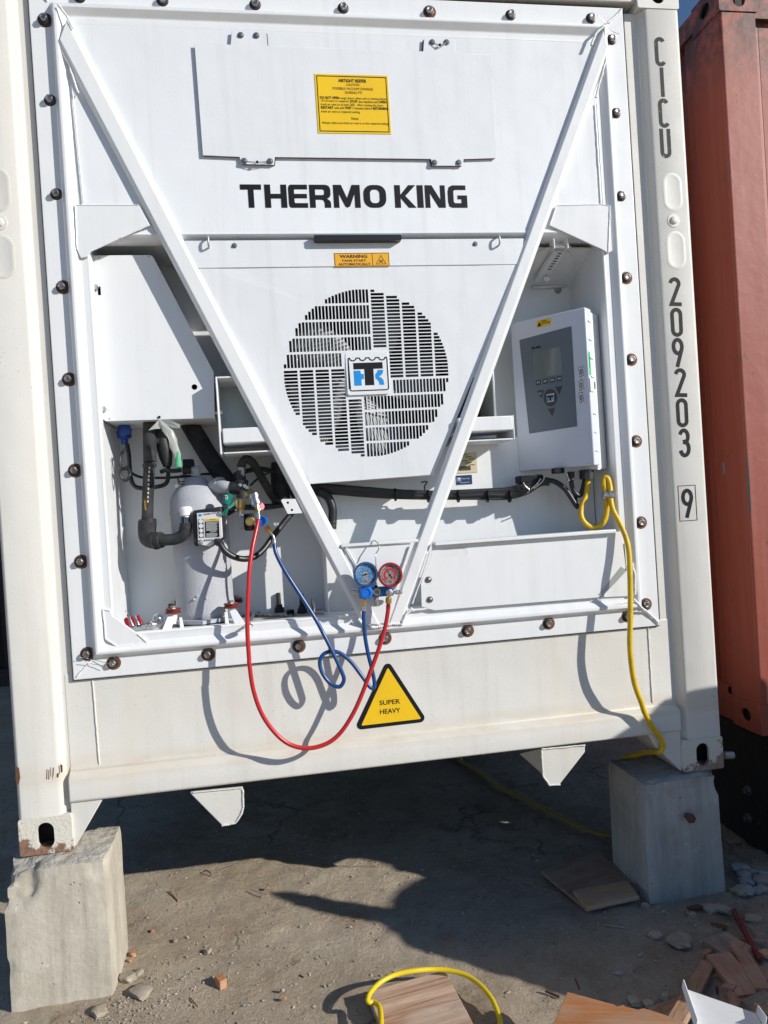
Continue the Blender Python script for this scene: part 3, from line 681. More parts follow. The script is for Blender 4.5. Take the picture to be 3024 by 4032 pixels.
# corner gusset plates of the frame
g1 = L(lambda x, y: (x, y), [(296, 808), (548, 808), (590, 886), (356, 990), (345, 1010), (318, 1016), (303, 985)], .002)
prism('gusset_plate', g1, (0, .008, 0), 'unit', un, bevel=.0015)
weld([g1[0], g1[1]], .0028, un); weld([g1[0], g1[6]], .004, un); weld([g1[2], (g1[2]+g1[3])/2], .004, un); weld([at(*z1(470, 570), .006), at(*z1(545, 1320), .006)], .0035, un)
g2 = L(lambda x, y: (x, y), [(2191, 809), (2370, 805), (2401, 812), (2410, 988), (2395, 996), (2369, 981), (2165, 888)], .002)
prism('gusset_plate', g2, (0, .008, 0), 'unit', un, bevel=.0015)
weld([g2[0], g2[1], g2[2]], .003, un); weld([g2[2], g2[4]], .0045, un); weld([g2[6], g2[0]], .004, un); weld([at(*z3(565, 660), .006), at(*z3(605, 1300), .006)], .0035, un)
g3 = L(ze, [(672, 0), (720, 5), (735, 40), (900, 160), (968, 222), (765, 240), (690, 190)], .006)
prism('gusset_plate', g3, (0, .008, 0), 'unit', un, bevel=.0015)
weld([g3[1], g3[0], g3[6], g3[5], g3[4], g3[3]], .005, un)

# the two long braces of the V
def brace(l0, l1, r0, r1, yf=-.010):
    A = [at(*p, yf) for p in (l0, l1, r0, r1)]
    out = []
    V = []
    for Lp, Rp in ((A[0], A[2]), (A[1], A[3])):
        d = Rp-Lp; y0 = .018
        for t, y in ((0, y0), (0, yf+.013), (.17, yf), (.80, yf), (1, yf+.013), (1, y0)):
            p = Lp+d*t; V.append((p.x, y, p.z))
    F_ = [(i, (i+1) % 6, 6+(i+1) % 6, 6+i) for i in range(6)]+[tuple(range(6)), tuple(range(11, 5, -1))]
    return mk('diagonal_brace', V, F_, 'unit', un, bevel=.003, seg=3)
brace((226, 172), (1425, 2455), (268, 60), (1508, 2462))
brace((2372, 108), (1520, 2462), (2402, 205), (1588, 2455), -.009)
def lerp2(a, b, t): return (a[0]+(b[0]-a[0])*t, a[1]+(b[1]-a[1])*t)
weld([at(*lerp2((226, 172), (1425, 2455), t), .004) for t in (0, .02)], .006, un)
weld([at(*z1(*p), .0) for p in ((345, 60), (365, 200), (375, 280), (450, 420), (510, 610))], .0055, un)
weld([at(*z1(*p), -.012) for p in ((380, 30), (440, 110), (480, 190))], .005, un)
weld([at(*z3(*p), -.004) for p in ((615, 165), (625, 380), (560, 620))], .006, un)
weld([at(*z3(*p), -.01) for p in ((615, 165), (560, 215), (530, 290))], .007, un)
weld([at(*z3(*p), .014) for p in ((630, 150), (725, 65))], .005, un)
# apex web and cross rod
ap = L(zc, [(250, 590), (300, 575), (690, 562), (560, 1085), (500, 1085), (400, 1100), (330, 900)], -.006)
prism('apex_web', [ap[1], ap[2], ap[3], ap[4], ap[5], ap[6], ap[0]], (0, .008, 0), 'unit', un)
weld([at(*zc(x, y), -.008) for x, y in ((350, 1060), (400, 1112), (480, 1110), (560, 1090), (640, 1088))], .008, un)
weld([at(*zc(x, y), -.01) for x, y in ((640, 1080), (660, 1030), (700, 985))], .008, un)
weld([at(*zc(x, y), -.0) for x, y in ((700, 1000), (830, 985))], .006, un); weld([at(*zc(x, y), -.0) for x, y in ((190, 1030), (320, 1035))], .006, un)
weld([at(*zc(x, y), -.012) for x, y in ((270, 590), (330, 690), (370, 780))], .004, un); weld([at(*zc(x, y), -.012) for x, y in ((690, 580), (640, 720), (600, 850))], .005, un)
weld([at(*zc(x, y), -.01) for x, y in ((818, 620), (760, 800), (700, 960))], .004, un)
Aq, Bq = at(*zm(225, 190), -.012), at(*zm(1380, 120), -.012)
box('cross_bar', (Aq.x-.01, Bq.x+.01), (-.016, .018), (.909, .919), 'unit', un, bevel=.002)

# fan panel: pinwheel of slots punched through a folded sheet
fz = 1.858; FT, FB = .002, .030
def fy(z): return FT if z >= fz else FT+(FB-FT)*(fz-z)/(fz-1.13)
u_ = .5165e-3; cxg, czg = 1.2105, 1.496; Rg = 553; holes = []
def slot_rects():
    out = []
    for row in range(5):
        v0 = 50+row*103; v1 = v0+88; lim = -168 if row == 0 else 34
        k = 0; x = lim
        while x > -560:
            a, b = x-16.4, x; um = max(abs(a), abs(b))
            if um < Rg:
                top = math.sqrt(max(0, Rg**2-um**2))
                t = min(v1, top)
                if t-v0 > 22: out.append((a, b, v0, t))
            x -= 22.7
    return out
for a, b, c_, d in slot_rects():
    for rot in range(4):
        P = [(a, c_), (b, c_), (b, d), (a, d)]
        for _ in range(rot): P = [(y, -x) for x, y in P]
        holes.append([(cxg+x*u_, czg+y*u_) for x, y in P])
hw0, hw1 = .584, .219
fan_out = [(CX-hw0, 1.948), (CX+hw0, 1.948), (CX+hw0-.012, 1.88), (CX+hw1, 1.150), (CX+hw1-.004, 1.138), (CX-hw1, 1.130), (CX-hw1-.004, 1.142), (CX-hw0+.012, 1.88)]
fp = sheet('fan_panel', [fan_out], holes, lambda x, z: (x, fy(z), z), (0, .0014, 0), 'panel', un)
# the fold line needs its own edge: a thin upper strip in front
box('panel_fold', (CX-hw0+.004, CX+hw0-.004), (FT-.0016, FT-.0002), (fz, 1.948), 'panel', fp, bevel=.0008)
# side returns of the panel
for s_ in (-1, 1):
    a, b = (CX+s_*(hw0-.012), 1.88), (CX+s_*hw1, 1.142)
    prism('side_return', [(a[0], fy(a[1])+.003, a[1]), (b[0], fy(b[1])+.003, b[1]), (b[0], .16, b[1]), (a[0], .16, a[1])], (-s_*.002, 0, 0), 'unit', fp)
prism('bottom_return', [(CX-hw1, FB+.003, 1.131), (CX+hw1, FB+.003, 1.137), (CX+hw1, .12, 1.137), (CX-hw1, .12, 1.131)], (0, 0, .002), 'unit', fp)
# badge
bx0, bx1, bz0, bz1 = cxg-.0735, cxg+.0735, czg-.0735, czg+.0735
by = fy(czg)
bd = sheet('fan_badge', [rrect(bx0, bx1, bz0, bz1, .009)], [], lambda x, z: (x, by-.004, z), (0, .0037, 0), 'panel', fp, bevel=.002)
k_ = .147/270
def logo(par, C, X, Z, s, N, white=None, blk='print', border=True, wv_=4):
    # C centre, X/Z unit directions, s metres per unit; unit square about 270 wide
    fn = lambda x, z: Vector(C)+Vector(X)*x*s+Vector(Z)*z*s+Vector(N)*.0006
    off = Vector(N)*-.0005
    if border:
        bo = [(-122, 92), (-122, -98)]+arc(-108, -98, 14, 14, 180, 270, 3)+arc(110, -98, 14, 14, 270, 360, 3)+[(124, 92)]
        sc2 = []
        for i in range(4):
            x0 = -122+i*61.5; sc2 += [(x0, 92)]+arc(x0+30, 92, 20, 16, 180, 360, 5)
        sc2 += [(124, 92)]
        strokes('logo_border', [bo], 7, fn, off, blk, par); 
        fn2 = lambda x, z: fn(x, z)+Vector(N)*.0002
        strokes('logo_wave', [sc2], 7, fn2, off, blk, par)
    sheet('logo_letter', [[(-92, 62), (94, 62), (94, 22), (34, 22), (34, -80), (-24, -80), (-24, 22), (-92, 22)]], [], fn, off, blk, par)
    sheet('logo_shape', [[(-92, 14), (-50, 14), (-46, -8), (-29, -8), (-29, -40), (-46, -40), (-46, -80), (-92, -80)]], [], fn, off, 'blueprint', par)
    sheet('logo_shape', [[(96, 14), (62, 14), (54, -2), (44, -14), (44, -38), (52, -44), (64, -60), (68, -80), (98, -80), (94, -50), (82, -36), (66, -28), (84, -18), (94, -2)]], [], fn, off, 'blueprint', par)
logo(bd, (cxg+.002, by-.004, czg+.002), (1, 0, 0), (0, 0, 1), k_*1.0, (0, -1, 0))
# handle, screws, eyelets and warning sticker on the panel
hA, hB = at(1237, 962, -.01), at(1581, 962, -.01)
hd = sheet('handle', [rrect(hA.x, hB.x, 1.936, 1.956, .008)], [], lambda x, z: (x, -.024, z), (0, .027, 0), 'black', fp, bevel=.003)
box('handle_rim', (hA.x, hB.x), (-.026, .003), (1.954, 1.959), 'galv', hd, bevel=.002)
for x, y in ((923, 968), (1871, 961)): q = at(x, y, FT); screw((q.x, FT-.001, q.z), fp, .009)
for x, y in ((451, 525), (1075, 522)):
    q = at(*zu(x, y), FT); tube('eyelet', [(q.x, FT, q.z+.016), (q.x, FT-.018, q.z+.014), (q.x, FT-.022, q.z), (q.x, FT-.018, q.z-.014), (q.x, FT, q.z-.016)], .0035, 'galv', fp, n=8)
wq = [at(x, y, FT) for x, y in ((1314, 993), (1530, 995), (1535, 1049), (1320, 1048))]
wx0, wx1, wz0, wz1 = wq[0].x, wq[1].x+.001, wq[2].z, wq[1].z
WY = FT-.0016
ws = box('warning_sticker', (wx0, wx1), (WY-.0008, WY+.0004), (wz0, wz1), 'orange', fp)
strokes('sticker_border', [[(wx0+.002, wz0+.002), (wx1-.002, wz0+.002), (wx1-.002, wz1-.002), (wx0+.002, wz1-.002)]], .0016, lambda x, z: (x, WY-.0012, z), (0, .0003, 0), 'brownprint', ws, closed=(0,))
dv = wx0+(wx1-wx0)*.69
box('sticker_divider', (dv-.0008, dv+.0008), (WY-.0013, WY-.0009), (wz0+.002, wz1-.002), 'brownprint', ws)
ww, wh = wx1-wx0, wz1-wz0
for s_, a, b, f_, h_, bo in (('WARNING', .10, .60, .38, .24, .03), ('FANS START', .145, .575, .64, .155, .02), ('AUTOMATICALLY', .07, .655, .90, .17, .02)):
    text(s_, (wx0+a*ww, WY-.0010, wz1-f_*wh), (1, 0, 0), (0, 0, 1), (b-a)*ww, h_*wh, 'brownprint', ws, bo)
tc = wx0+.845*ww; tb = wz0+.17*wh
strokes('hazard_triangle', [[(tc-.0165, tb), (tc+.0165, tb), (tc, tb+.029)]], .0018, lambda x, z: (x, WY-.0012, z), (0, .0003, 0), 'brownprint', ws, closed=(0,))
strokes('hazard_fan', [[(tc-.006, tb+.004), (tc+.006, tb+.014)], [(tc-.006, tb+.014), (tc+.006, tb+.004)]], .003, lambda x, z: (x, WY-.0012-abs(x-tc)*.02, z), (0, .0003, 0), 'brownprint', ws)
for x, y in ((-.042, 1.20), (.045, 1.205), (-.05, 1.19)): pass

# fan behind the panel
sh_ = lathe('fan_shroud', (cxg, .085, czg), (0, 1, 0), [(0, .315), (.02, .302), (.20, .302), (.2, .10)], 'dark', un, n=40, caps=False)
hb = lathe('fan_hub', (cxg, .13, czg), (0, 1, 0), [(0, .035), (.01, .05), (.07, .052)], 'dark', un, n=20)
for i in range(5):
    a = R_(205+i*72); V = []
    for j in range(7):
        r = .05+j*.04; wd = .035+.075*math.sin(min(1, j/5)*1.5); 
        for t in (-1, -.4, .3, 1):
            aa = a+t*wd/r*.8+.25*j/6
            V.append((cxg+r*math.cos(aa), .15+t*.022, czg+r*math.sin(aa)))
    F_ = [(j*4+t, j*4+t+1, j*4+t+5, j*4+t+4) for j in range(6) for t in range(3)]
    o = mk('fan_blade', V, F_, 'fan', un, smooth='all'); s_ = o.modifiers.new('s', 'SOLIDIFY'); s_.thickness = .004

# ------------------------------------------------------------------ left: sheet metal cover
CYv = .062
lc = L(z4, [(600, 176), (984, 173), (1003, 190), (1395, 935), (1402, 1236), (690, 1258), (668, 1240)], CYv)
ho = []
for x, y, r in ((647, 187, 4), (970, 184, 4), (714, 1243, 4), (1270, 1035, 18)):
    c_ = at(*z4(x, y), CYv); rr = r*.55e-3; ho.append([(c_.x+rr*math.cos(R_(a)), c_.z+rr*math.sin(R_(a))) for a in range(0, 360, 36)])
q0, q1 = at(*z4(636, 378), CYv), at(*z4(660, 435), CYv); ho.append([(q0.x, q1.z), (q1.x, q1.z), (q1.x, q0.z), (q0.x, q0.z)])
cov = sheet('side_cover', [[(p.x, p.z) for p in lc]], ho, lambda x, z: (x, CYv, z), (0, .0025, 0), 'unit', un)
for i in range(len(lc)):
    if i in (5, 6): continue
for a, b, nm in ((3, 4, 'cover_return'), (4, 5, 'cover_return'), (2, 3, 'cover_return'), (0, 1, 'cover_return')):
    A, B = lc[a]+Vector((0, .0025, 0)), lc[b]+Vector((0, .0025, 0))
    quad(nm, [A, B, B+Vector((0, .24, 0)), A+Vector((0, .24, 0))], 'unit', cov)
sb = quad('cover_back', [p+Vector((0, .2, 0)) for p in lc], 'dark', cov)
for x, y in ((630, 388), (680, 1180)):
    q = at(*z4(x, y), CYv); cyl('cover_nut', q+Vector((0, 0, -.0)), q+Vector((0, -.014, 0)), .009, 'steel', cov, n=6)
for x, y in ((1040, 1232),): q = at(*z4(x, y), CYv); lathe('rivet', q, (0, -1, 0), [(0, .005), (.004, .004)], 'print', cov, n=8)

# lifting beam crossing behind the fan panel
BZ0, BZ1 = 1.278, 1.328
for x0, x1 in ((.712, .905), (1.515, 1.712)):
    box('beam', (x0, x1), (.0, .20), (BZ0, BZ1), 'unit', un, bevel=.004, seg=3)
    box('beam_lower_plate', (x0, x1), (.004, .20), (1.244, 1.249), 'unit', un, bevel=.001)
box('beam_end_plate', (.700, .706), (.002, .20), (1.243, 1.500), 'unit', un, bevel=.002)
box('beam_end_plate', (1.712, 1.717), (.002, .20), (1.2435, 1.330), 'unit', un, bevel=.002)
box('beam_top_plate', (.706, .80), (.002, .20), (1.4945, 1.500), 'unit', un, bevel=.001)
box('beam_back_plate', (.706, .86), (.188, .199), (1.249, 1.4945), 'galv', un)
# the same frame on the right: a grey box back of the brace
box('bracket_box', (1.655, 1.664), (.03, .30), (1.33, 1.50), 'galv', un, bevel=.002)
box('bracket_box', (1.56, 1.655), (.20, .21), (1.33, 1.50), 'dark', un)
for z in (1.43, 1.36):
    q = Vector((.700, .03, z-.03)); cyl('frame_bolt', (.69, .03, 1.385), (.715, .03, 1.385), .006, 'steel', un, n=6); break

# ------------------------------------------------------------------ compressor
CXc, CYc = .607, .175
ztop = at(*za(790, 458), CYc).z
def comp():
    prof = [(.690, .104), (.715, .1025), (.76, .0985), (.95, .098), (1.055, .098), (1.058, .1005), (1.063, .1005), (1.066, .098), (1.105, .094), (1.125, .084), (1.145, .066), (1.158, .046), (ztop-.003, .035), (ztop, .010)]
    n = 40; V = []; F_ = []
    for z, r in prof:
        for i in range(n):
            a = 2*math.pi*i/n; t = max(0, (z-1.06)/.13)
            dx = -.012*t; rr = r*(1+.05*t*math.sin(3*a+.8)+.03*t*math.sin(5*a))
            V.append((CXc+dx+rr*math.cos(a), CYc+rr*math.sin(a), z))
    for j in range(len(prof)-1):
        for i in range(n): F_.append((j*n+i, j*n+(i+1) % n, (j+1)*n+(i+1) % n, (j+1)*n+i))
    F_.append(tuple(range(n))); F_.append(tuple((len(prof)-1)*n+i for i in range(n)))
    return mk('compressor', V, F_, 'grey', un, smooth='all', label='grey rough coated cylindrical compressor shell')
cm = comp()
for p in ((770, 1262), (850, 1258), (790, 1240)): q = at(*za(*p), CYc-.098); lathe('drip', q, (0, -1, 0), [(-.002, .005), (.002, .003)], 'grey', cm, n=8)
# feet plate with rubber mounts
bp_ = lathe('foot_plate', (CXc, CYc-.02, .683), (0, 0, 1), [(0, .125), (.012, .125)], 'grey', un, n=6, smooth=False)
def mount(q):
    o = cyl('mount_bracket', q+Vector((0, 0, -.035)), q, .012, 'unit', un, n=8)
    lathe('rubber_ring', q, (0, 0, 1), [(0, .024), (.004, .027), (.008, .022), (.010, .021), (.012, .026), (.016, .023)], 'redrub', o, n=18)
    lathe('mount_nut', q+Vector((0, 0, .014)), (0, 0, 1), [(0, .017), (.002, .017), (.0025, .010), (.011, .010)], 'screw', o, n=6)
for x, y, yy in ((633, 1335, .06), (1012, 1300, .055), (646, 1303, .30), (1042, 1268, .29)): mount(at(*za(x, y), yy)+Vector((0, 0, -.008)))
for pts in ([(560, 1462, .022), (600, 1365, .05), (650, 1372, .05), (615, 1468, .022)], [(672, 1378, .05), (690, 1378, .05), (706, 1455, .024), (678, 1458, .024)], [(968, 1345, .04), (985, 1340, .04), (1000, 1425, .02), (972, 1420, .02)], [(1000, 1335, .04), (1045, 1330, .04), (1100, 1412, .018), (1035, 1424, .018)]):
    prism('mount_leg', [at(*za(x, y), yy) for x, y, yy in pts], (0, .004, 0), 'unit', un, bevel=.001)
q = at(*za(985, 1385), .03); 
box('wear_strip', (.45, 1.02), (.05, .28), (.6672, .6685), 'conc2', un)
# stub pipe and shut off valve
P3 = lambda z, l: [at(*z(a, b), y) for a, b, y in l]
tube('discharge_stub', P3(za, [(900, 520, .15), (960, 525, .11), (1010, 530, .10)]), .021, 'grey', cm, n=14, rf=lambda t, s: .026-.008*t)
cyl('stub_collar', at(*za(925, 518), .14), at(*za(945, 520), .13), .031, 'grey', cm, n=18)
cyl('discharge_valve', at(*za(1005, 535), .10), at(*za(1075, 535), .095), .022, 'rubber', un, n=12)
cyl('discharge_valve', at(*za(1085, 600), .10), at(*za(1085, 500), .10), .020, 'rubber', un, n=12)
lathe('valve_flange', at(*za(1080, 505), .10), (0, 0, 1), [(0, .022), (.004, .024), (.010, .024), (.014, .016), (.045, .0155), (.048, .0125), (.068, .0120)], 'rubber', un, n=16)
for a, b in ((1070, 515), (1100, 520), (1115, 530)): screw(at(*za(a, b), .078), un, .0065, 'steel', 'valve_screw')
cyl('service_port', at(*za(1072, 610), .09), at(*za(1072, 640), .09), .017, 'brass', un, n=12)
lathe('service_port', at(*za(1071, 640), .09), (0, 0, -1), [(0, .016), (.012, .016), (.014, .012), (.022, .011)], 'brass', un, n=12)
cyl('valve_stem', at(*za(1070, 668), .09), at(*za(1069, 722), .09), .007, 'steel', un, n=10)
# hose pipe loop above the valve
tube('discharge_pipe', P3(za, [(1080, 470, .10), (1078, 400, .10), (1095, 352, .105), (1132, 350, .11), (1165, 385, .12), (1220, 480, .15), (1285, 590, .20), (1320, 625, .22)]), .0145, 'rubber', un, n=12)
cyl('pipe_sleeve', at(*za(1079, 455), .10), at(*za(1078, 400), .10), .0155, 'boltm', un, n=14)
# coupling that the red hose is connected to
cp_ = thing('red_hose', at(*za(1190, 690), .02), 'long red charging hose hanging in a wide U below the gauges', 'hose')
rh = [(1190, 738, .015), (1178, 800, .005), (1152, 920, -.02), (1132, 1060, -.04), (1122, 1240, -.055), (1118, 1450, -.065), (1130, 1659, -.072)]
RH = P3(za, rh)+P3(zh, [(135, 180, -.074), (160, 350, -.076), (215, 510, -.076), (300, 635, -.074), (400, 715, -.072), (520, 740, -.070), (640, 710, -.068), (730, 640, -.066), (810, 520, -.064), (870, 390, -.062), (930, 230, -.060), (975, 110, -.058)])+P3(zm, [(880, 1600, -.056), (915, 1450, -.056), (940, 1300, -.056), (948, 1220, -.056)])
tube('hose', RH, .0072, 'redhose', cp_, n=12, k=10)
A, B = at(*zm(948, 1225), -.056), at(*zm(955, 1060), -.056)
lathe('hose_ferrule', A, B-A, [(0, .0076), (.012, .0078), (.0125, .0065), (.018, .0065)], 'redp', cp_, n=12)
lathe('brass_nut', A+(B-A)*.45, B-A, [(0, .0072), (.002, .0105), (.019, .0105), (.020, .008), (.024, .008)], 'brass', cp_, n=10)
A, B = at(*za(1191, 735), .014), at(*za(1190, 660), .02)
lathe('hose_ferrule', A, B-A, [(0, .0076), (.016, .0078), (.017, .005), (.03, .005)], 'steel', cp_, n=12)
A, B = at(*zq(888, 705), .02), at(*zq(830, 500), .035)
lathe('quick_coupler', A, B-A, [(0, .009), (.02, .011), (.022, .017), (.036, .017), (.038, .0145), (.044, .0145), (.046, .018), (.060, .018), (.062, .013)], 'steel', cp_, n=16)
lathe('brass_nut', A+(B-A)*-.05, B-A, [(0, .006), (.003, .0105), (.018, .011), (.024, .010)], 'brass', cp_, n=8)
A, B = at(*zq(815, 510), .035), at(*zq(760, 455), .045)
cyl('hexagon_block', A, B, .016, 'brass', cp_, n=6, smooth=False)
cyl('magenta_cap', at(*zq(905, 650), .032), at(*zq(915, 640), .025), .014, 'pink', cp_, n=16)
# second port with blue coupler
cyl('side_valve', at(*zq(640, 850), .10), at(*zq(700, 850), .10), .028, 'grey', un, n=14)
box('valve_block', (at(*zq(700, 850), .09).x, at(*zq(835, 850), .09).x), (.075, .11), (at(*zq(770, 960), .09).z, at(*zq(770, 735), .09).z), 'print', un, bevel=.006)
lathe('brass_port', at(*zq(778, 838), .07), (0, -1, 0), [(0, .016), (.012, .016), (.014, .011), (.013, .006)], 'brass', un, n=18)
bl = thing('blue_hose', at(*zq(940, 840), .02), 'blue charging hose curling in a loop below the gauges', 'hose')
lathe('coupler_cap', at(*zq(942, 838), .02), (-.25, -1, .1), [(0, .017), (.004, .0185), (.012, .0185), (.013, .0135), (.008, .013)], 'knob', bl, n=20)
A, B = at(*zq(985, 905), .012), at(*zq(1050, 1000), .008)
lathe('coupler_stem', A, B-A, [(-.006, .009), (.008, .009), (.010, .0105), (.018, .0105), (.020, .0085), (.03, .008)], 'brass', bl, n=8)
tube('hose_barb', P3(zq, [(1055, 1000, .008), (1082, 1030, .006), (1094, 1075, .004)]), .004, 'steel', bl, n=8)
lathe('hose_ferrule', at(*zq(1092, 1065), .004), at(*zq(1096, 1140), .002)-at(*zq(1092, 1065), .004), [(0, .0065), (.02, .0068)], 'steel', bl, n=12)
BH = P3(zq, [(1095, 1130, .002), (1110, 1230, -.004), (1150, 1330, -.01), (1230, 1480, -.018), (1330, 1640, -.024)])+P3(zc, [(60, 1040, -.034), (130, 1170, -.05), (200, 1310, -.058), (245, 1410, -.062), (255, 1460, -.062), (225, 1500, -.060), (165, 1475, -.056), (115, 1410, -.052), (98, 1340, -.048), (120, 1290, -.046), (170, 1270, -.042), (230, 1280, -.040), (300, 1335, -.044), (370, 1425, -.054), (425, 1500, -.060), (450, 1505, -.060), (455, 1470, -.058), (440, 1390, -.056), (415, 1290, -.056), (395, 1180, -.056), (386, 1080, -.056), (384, 1000, -.056)])
tube('hose', BH, .0068, 'bluehose', bl, n=12, k=10)
A, B = at(*zm(545, 1265), -.056), at(*zm(553, 1050), -.056)
lathe('hose_ferrule', A, B-A, [(0, .0076), (.016, .0078), (.017, .006), (.024, .006)], 'steel', bl, n=12)
lathe('brass_nut', A+(B-A)*.42, B-A, [(0, .0072), (.002, .0105), (.022, .0105), (.023, .008), (.028, .008)], 'brass', bl, n=10)

# gauge manifold hanging from the cross bar
GMy = -.060
gm = thing('gauge_manifold', at(*zm(750, 960), GMy), 'blue gauge manifold with blue and red gauges hooked on the cross bar', 'pressure gauges')
A, B = at(*zm(480, 960), GMy), at(*zm(1035, 960), GMy)
zlo, zhi = at(*zm(750, 1040), GMy).z, at(*zm(750, 880), GMy).z
box('manifold_body', (A.x, B.x), (GMy-.004, GMy+.024), (zlo, zhi), 'blueb', gm, bevel=.003)
def gauge(px, py, ring_m, dial, dialc, ang):
    c_ = at(*zm(px, py), GMy-.008); ax = Vector((.02, -1, .05)).normalized()
    g = lathe('gauge', c_, ax, [(-.014, .030), (-.012, .036), (.010, .0405), (.018, .0415), (.022, .0405), (.0225, .0345), (.014, .033)], ring_m, gm, n=40, label=dial+' rimmed pressure gauge')
    _, u, v = frame_of(ax); X = Vector((1, 0, .0)); X = (X-ax*X.dot(ax)).normalized(); Z = ax.cross(X)*-1
    if Z.z < 0: Z = -Z
    lathe('dial', c_+ax*.013, ax, [(0, .0335), (.001, .0335)], 'white', g, n=32)
    fn = lambda x, z: c_+ax*.0146+X*x+Z*z
    strokes('dial_band', [arc(0, 0, .0185, .0185, 235, -55, 24)], .0065, fn, ax*-.0003, dialc, g)
    strokes('dial_band', [arc(0, 0, .0275, .0275, 235, 60, 20)], .0022, fn, ax*-.0003, 'blueprint' if dial == 'blue' else 'redp', g)
    tk = []
    for i in range(36):
        a = R_(235-290*i/35); r0, r1 = (.029, .032) if i % 3 else (.0265, .032); tk.append([(r0*math.cos(a), r0*math.sin(a)), (r1*math.cos(a), r1*math.sin(a))])
    strokes('dial_tick', tk, .0006, lambda x, z: fn(x, z)+ax*.0004, ax*-.0003, 'print', g)
    tk = []
    for i in range(20):
        a = R_(235-290*i/19); tk.append([(.0115*math.cos(a), .0115*math.sin(a)), (.0138*math.cos(a), .0138*math.sin(a))])
    strokes('dial_tick', tk, .0009, lambda x, z: fn(x, z)+ax*.0004, ax*-.0003, 'print', g)
    for i, s_ in enumerate(('0', '30', '60', '90', '120', '150')):
        a = R_(220-260*i/5); p = fn(.0235*math.cos(a)-.002, .0235*math.sin(a)-.0012)+ax*.0005
        text(s_, p, X, Z, .0045, .0028, 'print', g)
    text('kPa', fn(-.005, -.0265)+ax*.0005, X, Z, .010, .004, 'print', g); text('psi', fn(-.003, -.0200)+ax*.0005, X, Z, .006, .003, 'print', g)
    a = R_(ang); d = X*math.cos(a)+Z*math.sin(a); pq = X*-math.sin(a)+Z*math.cos(a); o_ = c_+ax*.0162
    mk('needle', [o_-d*.013-pq*.0016, o_-d*.013+pq*.0016, o_+d*.025+pq*.0004, o_+d*.025-pq*.0004], [(0, 1, 2, 3)], 'print', g)
    lathe('needle_hub', c_+ax*.0150, ax, [(0, .003), (.0025, .0025)], 'print', g, n=10)
    return c_
gauge(568, 668, 'bluep', 'blue', 'blueprint', 8); gauge(966, 676, 'redp', 'red', 'redhose', 118)
for px in (568, 960): cyl('gauge_stem', at(*zm(px, 895), GMy+.005), at(*zm(px, 820), GMy+.005), .008, 'print', gm, n=8)
# wavy knob
kc = at(*zm(580, 960), GMy-.006); V = []; F_ = []; n = 42
for d, r in ((0, .020), (.003, .0235), (.016, .0235), (.020, .0205), (.0215, .0135), (.0185, .0125), (.0185, .0)):
    for i in range(n):
        a = 2*math.pi*i/n; rr = r*(1+(.075*math.cos(7*a) if r > .018 else 0)); V.append((kc.x+rr*math.cos(a), kc.y-d, kc.z+rr*math.sin(a)))
F_ = [(j*n+i, j*n+(i+1) % n, (j+1)*n+(i+1) % n, (j+1)*n+i) for j in range(6) for i in range(n)]
mk('valve_knob', V, F_, 'knob', gm, smooth=True)
q = at(*zm(762, 958), GMy-.004); lathe('sight_glass', q, (0, -1, 0), [(0, .012), (.003, .012), (.0035, .0085), (.001, .008)], 'brass', gm, n=24); lathe('sight_glass', q, (0, -1, 0), [(.0012, .008), (.0014, .008)], 'lcd', gm, n=16)
q = at(*zm(965, 968), GMy-.004); lathe('valve_stem', q, (0, -1, 0), [(0, .0125), (.005, .0125), (.006, .0095), (.012, .0095), (.013, .005), (.026, .0045)], 'steel', gm, n=12)
for a, b in (((475, 955), (345, 950)), ((1040, 965), (1150, 960))):
    A, B = at(*zm(*a), GMy+.008), at(*zm(*b), GMy+.008)
    lathe('parking_port', A, B-A, [(0, .006), (.006, .006), (.007, .0085), (.012, .0085), (.013, .0065), (.016, .0065), (.017, .0085), (.022, .0085), (.023, .006), (.028, .006)], 'steel', gm, n=12)
for px in (553, 955, 755):
    A, B = at(*zm(px, 1040), GMy+.006), at(*zm(px, 1075 if px != 755 else 1185), GMy+.006)
    lathe('outlet_port', A, B-A, [(0, .008), ((B-A).length, .0072)], 'print' if px != 755 else 'boltm', gm, n=10)
q = at(*zm(757, 1095), GMy-.001); lathe('port_screw', q, (0, -1, 0), [(0, .006), (.004, .005)], 'steel', gm, n=10)
tube('hook', P3(zm, [(668, 140, .0), (690, 126, -.012), (722, 120, -.020), (765, 150, -.034), (798, 210, -.050), (785, 270, -.052), (745, 340, -.054), (742, 380, -.056), (748, 520, -.058), (750, 700, -.058), (748, 870, -.056)]), .0019, 'steel', gm, n=8)
q = at(*zm(750, 880), GMy+.006); lathe('hook_nut', q, (0, 0, 1), [(-.004, .006), (.006, .006)], 'print', gm, n=6)

# ------------------------------------------------------------------ terminal box on the compressor
tb_n = (at(*zq(85, 1090), .045)-at(*zq(85, 730), .045))
T0, T1 = at(*zq(88, 730), .052), at(*zq(405, 715), .040); T2, T3 = at(*zq(425, 1055), .040), at(*zq(105, 1135), .052)
X_ = ((T1-T0)+(T2-T3)).normalized(); Z_ = ((T0-T3)+(T1-T2)).normalized(); N_ = X_.cross(Z_).normalized()
o0 = at(*zq(20, 700), .052); X_w = (at(*zq(410, 690), .04)-o0).dot(X_); Z_h = (o0-at(*zq(40, 1165), .052)).dot(Z_)
bk = prism('terminal_box', [o0+X_*(.004), o0+X_*X_w, o0+X_*(X_w+.004)-Z_*Z_h*.92, o0+X_*(X_w-.02)-Z_*Z_h, o0+X_*.004-Z_*Z_h, o0-Z_*Z_h*.95, o0-Z_*.008], -N_*.05, 'rubber', un, bevel=.004)
sh0 = N_*((o0-T0).dot(N_)+.003)
